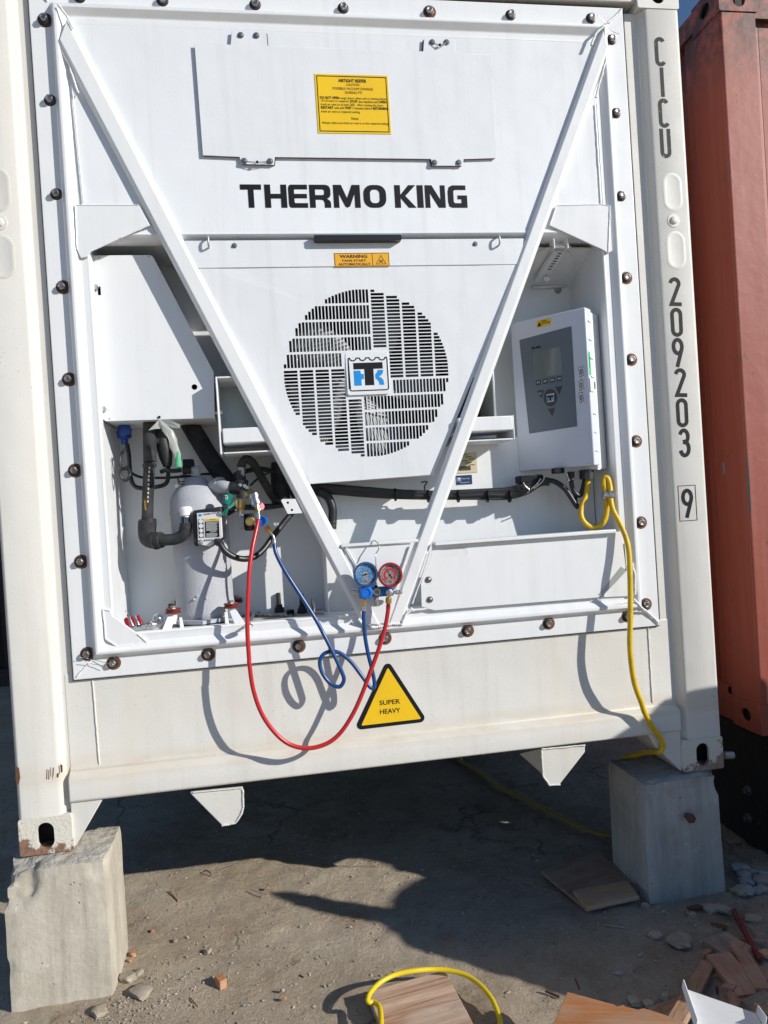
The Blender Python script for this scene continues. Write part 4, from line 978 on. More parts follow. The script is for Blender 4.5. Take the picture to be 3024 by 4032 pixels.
T0, T1, T2, T3 = T0+sh0, T1+sh0, T2+sh0, T3+sh0
wl = prism('terminal_label', [T0+N_*.002, T1+N_*.002, T2+N_*.002+Z_*.003, T2-X_*.045-Z_*.022+N_*.002, T3+N_*.002], N_*-.006, 'white', bk, bevel=.0015)
lp = lambda fx, fz, k=.0026: T0+(T1-T0)*fx+(T3-T0)*fz+N_*k
def lq(nm, a, b, mt_, k=.0030): return quad(nm, [lp(a[0], b[1], k), lp(b[0], b[1], k), lp(b[0], a[1], k), lp(a[0], a[1], k)], mt_, wl)
lq('label_print', (.32, .20), (.92, .27), 'yellow'); lq('label_print', (.32, .29), (.90, .60), 'print'); lq('label_print', (.32, .60), (.90, .80), 'print'); lq('label_print', (.06, .20), (.26, .80), 'print')
lq('label_print', (-.16, .06), (-.03, .78), 'print', .0005)
text('THERMO KING', lp(.26, .09), X_, Z_, .045, .0055, 'print', wl, .01); lq('label_print', (.08, .04), (.20, .11), 'blueprint')
text('Warning', lp(.52, .262, .0034), X_, Z_, .02, .005, 'print', wl); text('Caution', lp(.52, .655, .0034), X_, Z_, .022, .006, 'white', wl)
for i in range(9): lq('label_print', (.36, .315+i*.032), (.86-.1*random.random(), .327+i*.032), 'white', .0034)
for i in range(5): lq('label_print', (.36, .675+i*.025), (.86-.1*random.random(), .685+i*.025), 'white', .0034)
for i in range(4):
    q = lp(.16, .27+i*.15, .0036); lathe('label_symbol', q, N_, [(0, .0075), (.0002, .0075)], 'white', wl, n=(12, 16, 5, 7)[i])
for i in range(16): lq('label_print', (.24+i*.032, .86), (.24+i*.032+(.012, .02, .008)[i % 3], .92), 'print')
for f in ((.93, .06), (.10, .945)): lathe('label_screw', lp(f[0], f[1], .002), N_, [(0, .009), (.0015, .0085), (.002, .005), (.004, .004)], 'steel', wl, n=12)
tube('power_lead', P3(zq, [(330, 1100, .03), (375, 1120, .02), (440, 1215, .015), (540, 1290, .02), (690, 1330, .035), (840, 1300, .05), (960, 1200, .075), (1060, 1060, .10), (1170, 920, .13), (1290, 770, .17), (1400, 640, .20)]), .0105, 'cable', un, n=12)
lathe('cable_gland', at(*zq(345, 1095), .025), at(*zq(405, 1150), .018)-at(*zq(345, 1095), .025), [(0, .013), (.012, .013), (.013, .0105), (.02, .0105)], 'rubber', un, n=10)
# suction side: insulated pipe, elbow and fitting
tube('insulated_pipe', P3(za, [(480, 60, .13), (480, 150, .13), (481, 250, .13), (482, 362, .13)]), .0225, 'foam', un, n=16)
tube('insulated_pipe', P3(za, [(478, 365, .13), (474, 480, .13), (468, 600, .13), (465, 740, .13)]), .0195, 'foam', un, n=16, label='narrow foam covered pipe with faded print')
for x, y, r in ((478, 375, .0235), (466, 735, .0285)): 
    q = at(*za(x, y), .13); cyl('pipe_clamp', q, q+Vector((0, 0, -.012)), r, 'rubber', un, n=16)
tube('foam_elbow', P3(za, [(466, 750, .13), (463, 815, .13), (470, 860, .12), (505, 876, .10), (560, 872, .085)]), .031, 'foam', un, n=18, rf=lambda t, s: .031-.004*t)
tube('suction_pipe', P3(za, [(540, 872, .085), (600, 872, .075), (660, 862, .07), (700, 835, .065), (714, 790, .065), (715, 762, .065)]), .0195, 'foam', un, n=16)
for x0, y0, x1, y1 in ((516, 878, 528, 877),): cyl('pipe_clamp', at(*za(x0, y0), .095), at(*za(x1, y1), .09), .030, 'rubber', un, n=16)
cyl('pipe_clamp', at(*za(713, 800), .065), at(*za(713, 788), .065), .0215, 'rubber', un, n=16)
lathe('suction_fitting', at(*za(715, 765), .065), (0, 0, 1), [(0, .0135), (.02, .0135), (.021, .012), (.024, .012)], 'rubber', un, n=14)
lathe('suction_fitting', at(*za(714, 733), .065), (0, 0, 1), [(0, .012), (.010, .012), (.011, .017), (.034, .018), (.040, .014)], 'unit', un, n=12)
cyl('suction_fitting', at(*za(712, 680), .065), at(*za(745, 675), .09), .013, 'unit', un, n=12)
q = at(*za(710, 760), .05); box('blue_mark', (q.x-.001, q.x+.001), (.0502, .0505), (q.z-.008, q.z+.014), 'blueprint', un)
text('AEROFLEX', at(*zb(752, 1190), .108), (-.02, 0, 1), (-1, 0, 0), .033, .005, 'yellow', un)
for i in range(9):
    q = at(*zb(770+i*2.5, 1075-i*55), .1085); box('pipe_print', (q.x-.0025, q.x+.0025), (.1095, .1098), (q.z-.004, q.z+.004), 'cream', un)
# connector and leads at the left
cn = lathe('blue_connector', at(*zb(470, 330), .20), (0, 0, 1), [(0, .010), (.018, .012), (.022, .024), (.045, .026), (.050, .020), (.075, .018), (.08, .010)], 'cblue', un, n=16)
lathe('connector_cap', at(*zb(465, 135), .175), (0, -1, .1), [(-.02, .022), (.004, .0225), (.007, .018)], 'cblue', un, n=20)
for pts, r in (([(500, 330, .19), (520, 450, .18), (530, 600, .17), (545, 760, .17), (590, 870, .17), (700, 905, .17), (850, 890, .17), (980, 860, .17), (1030, 790, .17), (1035, 600, .16)], .0075),
               ([(495, 380, .17), (430, 450, .15), (402, 560, .14), (420, 640, .14), (470, 655, .14), (490, 625, .14), (440, 620, .13), (405, 690, .13), (430, 780, .13), (490, 800, .13), (530, 740, .13), (535, 680, .14), (480, 620, .15), (540, 690, .16), (620, 740, .17), (720, 765, .18), (900, 768, .18), (1060, 765, .18), (1300, 745, .2), (1500, 720, .22), (1659, 715, .23)], .0048)):
    tube('sensor_lead', P3(zb, pts), r, 'cable', un, n=8, k=6)
lathe('pressure_switch', at(*za(545, 250), .17), (0, 0, 1), [(-.005, .02), (0, .036), (.045, .038), (.05, .03), (.062, .018)], 'rubber', un, n=14)
box('switch_block', (at(*za(502, 250), .15).x, at(*za(600, 250), .15).x), (.13, .19), (at(*za(550, 250), .15).z, at(*za(550, 175), .15).z), 'rubber', un, bevel=.006)
lathe('switch_boot', at(*za(597, 395), .15), (-.1, 0, 1), [(0, .014), (.03, .022), (.06, .026), (.10, .022), (.13, .02)], 'rubber', un, n=14)
tube('switch_lead', P3(zb, [(945, 690, .15), (1000, 670, .14), (1100, 678, .14), (1210, 668, .14)]), .0075, 'cable', un, n=10)
box('solenoid', (at(*zb(1232, 580), .14).x, at(*zb(1372, 580), .14).x), (.12, .165), (at(*zb(1300, 620), .14).z, at(*zb(1300, 528), .14).z), 'print', un, bevel=.004)
cyl('solenoid_body', at(*zb(1225, 665), .14), at(*zb(1330, 660), .14), .016, 'rubber', un, n=10)
lathe('process_pipe', at(*zb(1395, 745), .16), (0, 0, 1), [(0, .017), (.03, .017), (.036, .011)], 'grey', un, n=14)
cyl('process_pipe', at(*zb(1330, 665), .15), at(*zb(1405, 655), .155), .013, 'grey', un, n=12)
tube('thin_wire', P3(zb, [(1280, 725, .12), (1190, 745, .12), (1165, 790, .12), (1185, 845, .12), (1240, 852, .12)]), .0022, 'cable', un, n=6)
tube('thin_wire', P3(zb, [(1160, 740, .12), (1170, 810, .12), (1250, 822, .12)]), .0022, 'cable', un, n=6)
lathe('ring_terminal', at(*zb(1145, 875), .12), (0, -1, 0), [(0, .008), (.002, .007)], 'steel', un, n=10)
# thick black diagonal hose and the hoses behind the brace
tube('suction_hose', P3(za, [(700, 20, .26), (745, 120, .26), (800, 215, .25), (870, 330, .24), (940, 430, .23), (1000, 510, .22)]), .033, 'foam', un, n=16)
tube('vertical_hose', P3(zq, [(1180, 80, .25), (1170, 200, .25), (1175, 400, .25), (1180, 600, .24)]), .034, 'foam', un, n=16)
tube('vertical_hose', P3(zq, [(1240, 250, .24), (1300, 380, .23), (1380, 520, .22), (1480, 680, .22)]), .014, 'foam', un, n=12)
for k_i, pts in enumerate(([(500, 710, .2), (620, 660, .2), (760, 650, .2), (950, 640, .2), (1100, 640, .2), (1250, 620, .2)], [(560, 250, .2), (620, 215, .2), (760, 175, .2), (930, 155, .2), (1090, 190, .22)], [(490, 750, .17), (600, 690, .19), (700, 672, .2), (1000, 668, .21), (1200, 640, .21)], [(585, 330, .18), (590, 270, .17), (640, 220, .17), (720, 190, .18)])):
    tube('loom', P3(zq, pts), .009 if k_i != 2 else .006, 'cable', un, n=8)
for dx in (0, 22): tube('thin_wire', P3(zq, [(770+dx, 375, .15), (840+dx, 305, .16), (920+dx, 250, .18), (1010+dx, 205, .19)]), .0022, 'green' if dx else 'cable', un, n=6)
# green tag on a wire loop
gt = thing('green_tag', at(*zq(490, 470), .03), 'green plastic tag on a twisted green wire above the terminal box', 'tag')
A, B = at(*zq(462, 610), .04), at(*zq(510, 475), .04); lathe('tag_barrel', A, B-A, [(0, .013), (.001, .0145), ((B-A).length, .0145)], 'green', gt, n=14)
strokes('tag_print', [[(-.004, -.006), (.004, -.006)], [(-.004, 0), (.004, 0)], [(-.004, .006), (.004, .006)], [(.004, -.006), (.004, .006)]], .002, lambda x, z: at(*zq(468, 525), .0245)+Vector((x, 0, z)), (0, .0004, 0), 'white', gt)
for dy in (0, 25): tube('tag_wire', P3(zq, [(585, 575+dy, .05), (540, 620+dy, .04), (470, 690, .03), (418, 730+dy*.4, .028), (425, 757, .028), (455, 745, .028), (480, 690, .03), (495, 640, .03), (480, 612, .035)]), .0024, 'green', gt, n=6)
# bag of green powder tied to the cover
bg_ = thing('plastic_bag', at(*zb(920, 20), .04), 'clear plastic bag with green powder tied below the left cover', 'bag')
V = []; F_ = []; sec = [(925, 12, 10, 0), (960, 60, 35, .3), (1040, 150, 62, .6), (1085, 260, 50, .9), (1120, 360, 50, 1.2), (1145, 460, 44, 1.5), (1165, 560, 42, 1.6), (1170, 630, 46, 1.7)]
for x, y, wd, t in sec:
    c_ = at(*zb(x, y), .045)
    for i in range(10):
        a = 2*math.pi*i/10; rr = wd*.3014/1120*(1+.22*math.sin(3*a+y*.03)); V.append((c_.x+rr*math.cos(a), c_.y+rr*.5*math.sin(a), c_.z))
F_ = [(j*10+i, j*10+(i+1) % 10, (j+1)*10+(i+1) % 10, (j+1)*10+i) for j in range(len(sec)-1) for i in range(10)]
mk('bag_body', V, F_, 'bag', bg_, smooth='all')
quad('bag_flap', P3(zb, [(925, 8, .045), (1050, 12, .035), (1195, 72, .03), (1185, 125, .03), (1090, 110, .035), (950, 40, .045)]), 'bag', bg_)
quad('bag_flap', P3(zb, [(920, 8, .045), (880, 45, .04), (778, 148, .035), (860, 130, .04), (935, 125, .045), (945, 50, .05)]), 'bag', bg_)
c_ = at(*zb(1170, 595), .045); lathe('powder', c_, (0, 0, 1), [(-.012, .003), (-.008, .011), (.008, .012), (.02, .009), (.045, .005)], 'bagin', bg_, n=10)
# small mounting bracket plate on the left brace
bq = P3(zq, [(1185, 570, -.004), (1200, 548, -.004), (1370, 544, -.004), (1462, 730, -.004), (1272, 742, -.004)])
hl = [[(at(*zq(x, y), -.004).x+.0042*math.cos(R_(a)), at(*zq(x, y), -.004).z+.0042*math.sin(R_(a))) for a in range(0, 360, 36)] for x, y in ((1272, 595), (1325, 690))]
sheet('bracket_plate', [[(p.x, p.z) for p in bq]], hl, lambda x, z: (x, -.004, z), (0, .003, 0), 'unit', un)

# ------------------------------------------------------------------ right: harness, name plates, lower panel, vent, control box
for k_i in range(6):
    oy = (k_i-2.5)*9; ph = k_i*1.3
    pts = [(40+0, 215+oy*1.2, .14), (180, 215+oy, .13), (400, 232+oy, .12), (590, 245+oy*.9, .12), (800, 252+oy*.8, .12), (990, 250+oy*.9, .12), (1180, 245+oy*1.1+6*math.sin(ph), .12), (1330, 240+oy*1.3, .12), (1450, 205+oy*1.4, .11), (1540, 165+oy*.8, .11), (1600, 165+oy*.6, .10)]
    tube('wiring_loom', P3(zc, pts), (.0095, .008, .007, .0085, .006, .005)[k_i], 'cable', un, n=8, k=6)
for x, y in ((590, 245), (805, 255), (1000, 255), (1190, 255), (1335, 255)): q = at(*zc(x, y), .12); cyl('cable_tie', q+Vector((-.002, 0, 0)), q+Vector((.003, 0, 0)), .024, 'print', un, n=10)
tube('corrugated_pipe', P3(zc, [(90, 225, .12), (150, 260, .12), (180, 330, .12), (182, 400, .12), (178, 470, .12)]), .015, 'cable', un, n=12, k=16, rf=lambda t, s: .0155+.0022*math.sin(s*1400))
tube('hanging_clip', P3(zc, [(785, 225, .12), (783, 190, .11), (800, 160, .10), (760, 165, .10)]), .003, 'cable', un, n=6)
tube('loom_branch', P3(zd, [(30, 180, .12), (60, 200, .11), (110, 200, .11), (170, 165, .11), (250, 155, .10), (330, 205, .09), (395, 300, .08), (420, 330, .08)]), .010, 'cable', un, n=8)
tube('loom_branch', P3(zd, [(380, 110, .08), (375, 170, .08), (395, 230, .08), (430, 250, .08), (450, 200, .08), (465, 130, .08)]), .009, 'cable', un, n=8)
tube('loom_branch', P3(zd, [(375, 180, .09), (400, 250, .09), (410, 330, .08)]), .006, 'cable', un, n=8)
for pts in ([(60, 165, .09), (75, 190, .09), (100, 215, .09), (85, 235, .09)], [(175, 140, .09), (150, 175, .09), (110, 210, .09)], [(200, 130, .09), (180, 165, .09), (130, 205, .09)]): tube('bare_wire', P3(zd, pts), .0025, 'steel', un, n=6)
np_ = box('name_plate', (at(*zc(985, 50), .20).x-.03, at(*zc(1125, 50), .20).x), (.1975, .1998), (at(*zc(1060, 103), .20).z, at(*zc(1060, -30), .20).z), 'cream', un)
for i in range(7):
    q = at(*zc(1045+(i % 3)*22, -15+i*13), .1975); box('plate_print', (q.x-.012, q.x+.012), (.1968, .1975), (q.z-.0015, q.z+.0012), 'print', np_)
q = at(*zc(1010, 75), .1975)
for i in range(14): box('plate_print', (q.x+i*.0032, q.x+i*.0032+.0018), (.1968, .1975), (q.z-.008, q.z+.008), 'print', np_)
nb_ = box('blue_plate', (at(*zc(990, 150), .20).x, at(*zc(1092, 150), .20).x), (.1975, .1998), (at(*zc(1040, 178), .20).z, at(*zc(1040, 118), .20).z), 'navy', un)
logo(nb_, at(*zc(1008, 145), .198), (1, 0, 0), (0, 0, 1), .00007, (0, -1, 0), border=True, blk='white')
q = at(*zc(1030, 145), .1972); text('FIRST AIR', q, (1, 0, 0), (0, 0, 1), .028, .004, 'white', nb_); text('TEST BEFORE USE', q+Vector((-.01, 0, -.014)), (1, 0, 0), (0, 0, 1), .036, .0035, 'white', nb_)
# raised rear box that carries the plates

# lower panel, its slot, its lip
LPy = -.004
lpn = [at(x, y, LPy) for x, y in ((1658, 2297), (1700, 2189), (1703, 2140), (2446, 2092), (2464, 2236), (2356, 2352), (1712, 2403), (1661, 2388))]
sl0, sl1 = at(*zc(885, 620), LPy), at(*zc(1060, 620), LPy); szc = at(*zc(970, 620), LPy).z; szr = .0155
slot = arc(sl1.x-szr, szc, szr, szr, 90, -90, 8)+arc(sl0.x+szr, szc, szr, szr, 270, 90, 8)
lpo = sheet('lower_panel', [[(p.x, p.z) for p in lpn]], [slot], lambda x, z: (x, LPy, z), (0, .003, 0), 'unit', un)
A, B = at(1712, 2140, -.022), at(2424, 2084, -.022); zz = (A.z+B.z)/2
box('panel_lip', (A.x, B.x), (-.026, .03), (zz-.010, zz+.002), 'unit', lpo, bevel=.002)
box('panel_lip', (A.x, B.x), (.026, .03), (zz-.03, zz-.0095), 'unit', lpo)
for x, y in ((808, 800), (817, 930)): q = at(*zc(x, y), LPy); b_ = screw(Vector((q.x, LPy, q.z)), lpo, .0115, 'boltm', 'panel_bolt'); 
q = P3(zd, [(700, 715, LPy-.001), (735, 742, LPy-.001), (575, 905, LPy-.001), (550, 900, LPy-.001)])
prism('panel_flange', [q[0], q[1], q[2], q[3]], (0, .001, 0), 'galv', lpo)
prism('frame_gusset', P3(zd, [(722, 560, .004), (735, 742, .004), (570, 915, .004), (790, 905, .004), (780, 560, .004)]), (0, .004, 0), 'unit', un)
weld(P3(zd, [(770, 690, -.004), (790, 780, -.004), (790, 900, -.004)]), .008, un); weld(P3(zd, [(780, 925, -.004), (830, 980, -.006), (870, 1010, .012), (945, 1080, .016)]), .006, un)
weld(P3(zd, [(545, 925, -.002), (580, 960, -.002)]), .004, un); weld(P3(zd, [(600, 975, -.002), (770, 945, -.002)]), .003, un)
# fresh air vent: tilted plate, disc, slide bar and bracket
va, vb_, vc, vd = at(*zr(330, 128), .10), at(*zr(742, 130), .10), at(*zr(605, 385), .315), at(*zr(250, 385), .315)
vN = (vb_-va).cross(vd-va).normalized(); vN = vN if vN.y < 0 else -vN
vp = prism('vent_plate', [va, vb_, vc, vd], -vN*.006, 'unit', un, bevel=.001)
def onv(x, y, k=0): return onp(*zr(x, y), va+vN*k, vN)
ring_ = []
for i in range(24):
    a = 2*math.pi*i/24; ring_.append(onv(465+138*math.cos(a), 235+115*math.sin(a), .004))
prism('vent_disc', ring_, -vN*.003, 'unit', vp, bevel=.001)
bar_ = prism('slide_bar', [onv(470, 150, .03), onv(540, 155, .03), onv(445, 300, .03), onv(365, 355, .03), onv(340, 350, .03)], -vN*.018, 'unit', vp, bevel=.002)
for i in range(7):
    q = onv(505-i*11, 162+i*17, .0315); box('bar_print', (q.x-.008, q.x+.007), (q.y-.0008, q.y), (q.z-.0022, q.z+.001), 'print', bar_)
cyl('wing_nut', onv(418, 322, .03), onv(422, 330, .055), .010, 'steel', vp, n=8)
box('wing_nut', (onv(400, 320, .05).x, onv(440, 320, .05).x), (onv(418, 322, .05).y-.002, onv(418, 322, .05).y+.002), (onv(418, 330, .05).z-.004, onv(418, 330, .05).z+.004), 'steel', vp)
q0, q1 = at(*zr(455, 45), .03), at(*zr(556, 135), .03); hgt = q0.z-q1.z
for x in (q0.x, q1.x-.004): prism('hanger_cheek', [(x, .02, q1.z), (x, .02, q0.z-.02), (x, .03, q0.z), (x, .06, q0.z), (x, .06, q1.z)], (.004, 0, 0), 'unit', vp, bevel=.001)
box('hanger_back', (q0.x+.004, q1.x-.004), (.056, .06), (q1.z+.02, q0.z), 'unit', vp)
cyl('hanger_pin', (q0.x-.006, .032, q1.z+.008), (q1.x+.012, .032, q1.z+.008), .006, 'steel', vp, n=10)
for dx in (.015, .04): screw(Vector((q0.x+dx, .055, q0.z-.018)), vp, .005, 'steel')
tube('vent_hinge', [at(*zr(320, 386), .30), at(*zr(545, 375), .30)], .006, 'unit', vp, n=8, sp=False)
lathe('pipe_boss', at(*zr(490, 402), .31), (0, -1, -.3), [(0, .014), (.006, .014), (.007, .008), (.012, .008)], 'screw', un, n=14)
# control box
PR, PL = Vector((1.9945, -.02, 0)), Vector((1.786, .203, 0))
fX = (PR-PL).normalized(); fN = Vector((fX.y, -fX.x, 0)); fN = fN if fN.y < 0 else -fN        # door face: X to the right, N outwards
sN = fX.copy()
def ond(px, py, k=0.): return onp(px, py, PR+fN*k, fN)
ctl = [ond(*zr(180, 636)), ond(*zr(668, 494)), ond(*zr(722, 1541)), ond(*zr(216, 1596))]
cTL, cTR, cBR, cBL = ctl
zt_ = (cTL.z+cTR.z)/2; zb2 = (cBL.z+cBR.z)/2
cTL.z = cTR.z = zt_; cBL.z = cBR.z = zb2; cBL.x, cBL.y = cTL.x, cTL.y; cBR.x, cBR.y = cTR.x, cTR.y
dp = .052
cb = prism('control_box_door', [cTL, cTR, cBR, cBL], -fN*dp, 'box', un, bevel=.005, seg=3, label='pale plastic door of the controller with display')
# side with snap ribs in the whiter, sunlit-toned plastic
for i in range(9):
    z = zt_-.045-i*.066; 
    if i == 4: continue
    P = cTR+fX*.0012-fN*.026; P = Vector((P.x, P.y, z)); prism('snap_rib', [P-fN*.016, P+fN*.010, P+fN*.010+Vector((0, 0, -.004)), P-fN*.016+Vector((0, 0, -.004))], fX*.0028, 'boxside', cb)
def sidep(z, a, b, k): P = Vector((cTR.x, cTR.y, z))+fX*k; return [P-fN*a, P-fN*b]
zs = lambda y: ond(*zr(700, y)).z
g_ = sidep(zs(800), .004, .018, .0006)+sidep(zs(955), .018, .004, .0006); gs = quad('green_sticker', g_, 'greensticker', cb)
text('TESTED', Vector((g_[1].x, g_[1].y, zs(815)))+fX*.0006-fN*-.004, (0, 0, -1), -fN*-1, .05, .008, 'print', gs)
lt = prism('latch', sidep(zs(975), .0, .030, .0)+sidep(zs(1065), .030, .0, .0), fX*.004, 'boxside', cb, bevel=.002)
prism('latch_tongue', sidep(zs(995), .034, .048, .0)+sidep(zs(1040), .048, .034, .0), fX*.002, 'brass', cb)
# deeper housing behind the door
bkp = [cTL-fN*dp+fX*.008+Vector((0, 0, -.006)), cTR-fN*dp-fX*.008+Vector((0, 0, -.006)), cBR-fN*dp-fX*.008+Vector((0, 0, -.012)), cBL-fN*dp+fX*.008+Vector((0, 0, -.012))]
prism('control_box_body', bkp, -fN*.085, 'unit', un, bevel=.003)
fc = lambda x, y, k=.001: ond(*zr(x, y), k)
kp = prism('keypad', [fc(240, 728), fc(580, 637), fc(618, 1292), fc(305, 1340)], -fN*.0008, 'keypad', cb)
prism('display', [fc(328, 815, .0016), fc(510, 768, .0016), fc(523, 948, .0016), fc(340, 983, .0016)], -fN*.0004, 'lcd', kp)
for i in range(4):
    x, y = 365+i*45.5, 1007-i*8.5; P = [fc(x-17, y-14, .0015), fc(x+14, y-20, .0015), fc(x+17, y+12, .0015), fc(x-14, y+18, .0015)]
    ky = prism('key', P, -fN*.0004, 'key', kp); text('F%d' % (i+1), fc(x-8, y+7, .0017), fX, (0, 0, 1), .010, .0075, 'white', ky, .01)
for P in ([(355, 1060), (403, 1052), (385, 1110)], [(472, 1035), (523, 1027), (502, 1085)], [(425, 1178), (475, 1168), (455, 1227)]): prism('key', [fc(x, y, .0015) for x, y in P], -fN*.0004, 'key', kp)
cc_ = [fc(443+45*math.cos(R_(a)), 1105+57*math.sin(R_(a)), .0015) for a in range(0, 360, 15)]; prism('key', cc_, -fN*.0004, 'key', kp)
logo(kp, fc(443, 1107, .0017), fX, (0, 0, 1), .00013, fN)
bt = [fc(418, 1085, .0017), fc(468, 1075, .0017), fc(470, 1130, .0017), fc(420, 1138, .0017)]
prism('key', bt, -fN*.0001, 'white', kp)
logo(kp, fc(444, 1107, .0021), fX, (0, 0, 1), .00011, fN)
text('PTI', fc(371, 1084, .0017), fX, (0, 0, 1), .010, .0055, 'white', kp); text('MP-4000', fc(322, 790, .0017), fX, (0, 0, 1), .036, .009, 'print', kp, .02)
wq_ = [fc(353, 602), fc(447, 585), fc(447, 628), fc(354, 650)]; wst = prism('voltage_sticker', wq_, -fN*.0006, 'yellow', cb)
text('WARNING', fc(383, 612, .0014), fX, (0, 0, 1), .022, .006, 'print', wst, .02); text('HIGH VOLTAGE', fc(383, 627, .0014), fX, (0, 0, 1), .034, .006, 'print', wst, .02)
P = [fc(358, 642, .0014), fc(384, 636, .0014), fc(370, 608, .0014)]; prism('hazard_triangle', P, -fN*.0002, 'print', wst)
for y in (938, 1026, 1106):
    P = [fc(622, y-32), fc(660, y-40), fc(663, y+34), fc(628, y+40)]; k9 = prism('pictogram', P, -fN*.0006, 'boxside', cb)
    a, b_ = P[0], P[2]; U3 = P[1]-P[0]; V3 = P[3]-P[0]
    g9 = lambda u, v: P[0]+U3*u+V3*v+fN*.0008
    strokes('pictogram_line', [[(.1, .08), (.82, .0), (.9, .8), (.2, .95)], ], .05, lambda u, v: g9(u, v), -fN*.0003, 'key', k9, closed=(0,))
    strokes('pictogram_line', [[(.3, .3), (.65, .25), (.68, .6), (.35, .65)], [(.5, .3), (.5, .9)]], .06, lambda u, v: g9(u, v)+fN*.0003, -fN*.0003, 'key', k9, closed=(0,))
# connectors below the box, chain
for a, b, r in (((475, 100), (475, 145), .026), ((370, 110), (370, 150), .014)):
    A, B = at(*zd(*a), .06), at(*zd(*b), .06); cyl('cable_gland', A+Vector((0, 0, .008)), B, r, 'rubber', un, n=10, smooth=False)
A = at(*zd(90, 145), .13); box('connector_block', (A.x-.04, A.x+.05), (.10, .16), (A.z-.014, A.z+.014), 'print', un, bevel=.004)
A = at(*zd(290, 92), .06); box('connector_block', (A.x-.02, A.x+.02), (.05, .08), (A.z-.008, A.z+.012), 'print', un, bevel=.003)
for i in range(7): q = at(*zd(335+i*3.5, 85+i*11), .05); lathe('chain_bead', q, (.4, -1, 0), [(-.0035, .002), (0, .0045), (.0035, .002)], 'steel', un, n=8)

# tools and loose parts on the floor tray
mt_ = thing('multi_tool', at(*za(360, 1420), .05), 'red folding multi tool in the left corner of the machine floor', 'multi tool')
A = at(*za(330, 1430), .05); B = at(*za(415, 1412), .06); d = (B-A)
for i in range(5):
    q = A+d*(i/4.5); prism('tool_blade', [q+Vector((0, -.008, -.012)), q+Vector((-.010, .004, .020)), q+Vector((-.002, .006, .026)), q+Vector((.012, -.006, -.004))], (.005, .004, 0), 'steel' if i % 2 else 'redp', mt_, bevel=.001)
tube('tool_pin', P3(za, [(340, 1392, .05), (330, 1360, .05), (322, 1330, .05)]), .0013, 'steel', mt_, n=6, sp=False)
sk = thing('socket', at(*za(420, 1455), .03), 'chrome socket adapter lying beside the red multi tool', 'socket')
A, B = at(*za(362, 1458), .028)+Vector((0, 0, .004)), at(*za(470, 1440), .04)+Vector((0, 0, .004))
lathe('socket_body', A, B-A, [(0, .008), (.045, .008), (.047, .0115), (.058, .0115), (.059, .0095), (.066, .014), (.078, .012)], 'steel', sk, n=14)
nt_ = lathe('flange_nut', at(*za(535, 1392), .15)+Vector((0, 0, .002)), (-.2, -1, .3), [(0, .019), (.004, .018), (.006, .011), (.018, .011)], 'steel', None, n=16); tag(nt_, 'loose steel flange nut at the back left of the machine floor', 'nut')
def spanner(name, A, B, r, lab, mt2='steel'):
    t = thing(name, A, lab, 'spanner'); d = (B-A); X = d.normalized(); Y = Vector((-X.y, X.x, 0)).normalized()
    prism('shaft', [A+X*r-Y*r*.4, B-X*r-Y*r*.35, B-X*r+Y*r*.35, A+X*r+Y*r*.4], (0, 0, .005), mt2, t, bevel=.001)
    lathe('ring_end', B+Vector((0, 0, -.001)), (0, 0, 1), [(0, r*1.05), (.007, r*1.0), (.007, r*.6), (0, r*.6)], mt2, t, n=16)
    jaw = [A+(X*math.cos(R_(a))+Y*math.sin(R_(a)))*r*1.35 for a in range(0, 130, 16)]+[A+X*-.8*r+Y*r*.55, A+X*.35*r+Y*r*.45, A+X*.35*r-Y*r*.45, A+X*-.8*r-Y*r*.55]+[A+(X*math.cos(R_(a))+Y*math.sin(R_(a)))*r*1.35 for a in range(-128, 0, 16)]
    sheet('open_jaw', [[(p.x, p.y) for p in jaw]], [], lambda x, y: (x, y, A.z-.0005), (0, 0, .007), mt2, t)
    return t
zf_ = .6675
spanner('spanner', gz(*za(1120, 1368), zf_+.002), gz(*za(1390, 1372), zf_+.002), .013, 'dark combination spanner lying on the machine floor right of the compressor', 'boltm')
spanner('wrench', gz(*za(1165, 1352), zf_+.008), gz(*za(1125, 1438), zf_+.006), .015, 'chrome spanner hanging over the sill behind the red hose', 'steel')
for i, (x, y, h) in enumerate(((1328, 1345, .062), (1478, 1352, .06))):
    q = gz(*za(x, y), zf_); lathe('drain_fitting', q, (0, 0, 1), [(0, .019), (.018, .018), (.019, .013), (.028, .013), (.030, .009), (h+.01, .008), (h+.011, .005)], 'rubber', un, n=10)
sk2 = lathe('deep_socket', gz(*za(1552, 1342), zf_), (0, 0, 1), [(0, .0075), (.05, .0075), (.051, .006)], 'steel', None, n=12); tag(sk2, 'tall chrome socket standing on the machine floor right of the drain fittings', 'socket')
n3 = lathe('hexagon_nut', gz(*za(1400, 1362), zf_), (0, 0, 1), [(0, .016), (.018, .016), (.019, .010)], 'print', None, n=6, smooth=False); tag(n3, 'black nut between the two black drain fittings', 'nut')
wa = lathe('washer', gz(*za(1596, 1305), zf_), (0, 0, 1), [(0, .014), (.002, .014), (.002, .008), (0, .008)], 'print', None, n=16, caps=False); tag(wa, 'flat black washer at the back right of the left compartment', 'washer')
prism('partition_plate', [(at(*za(1625, 950), .05).x, .03, 1.0), (at(*za(1625, 950), .05).x, .16, .98), (at(*za(1640, 1300), .05).x, .16, .69), (at(*za(1640, 1300), .05).x, .03, .69)], (.003, 0, 0), 'unit', un)

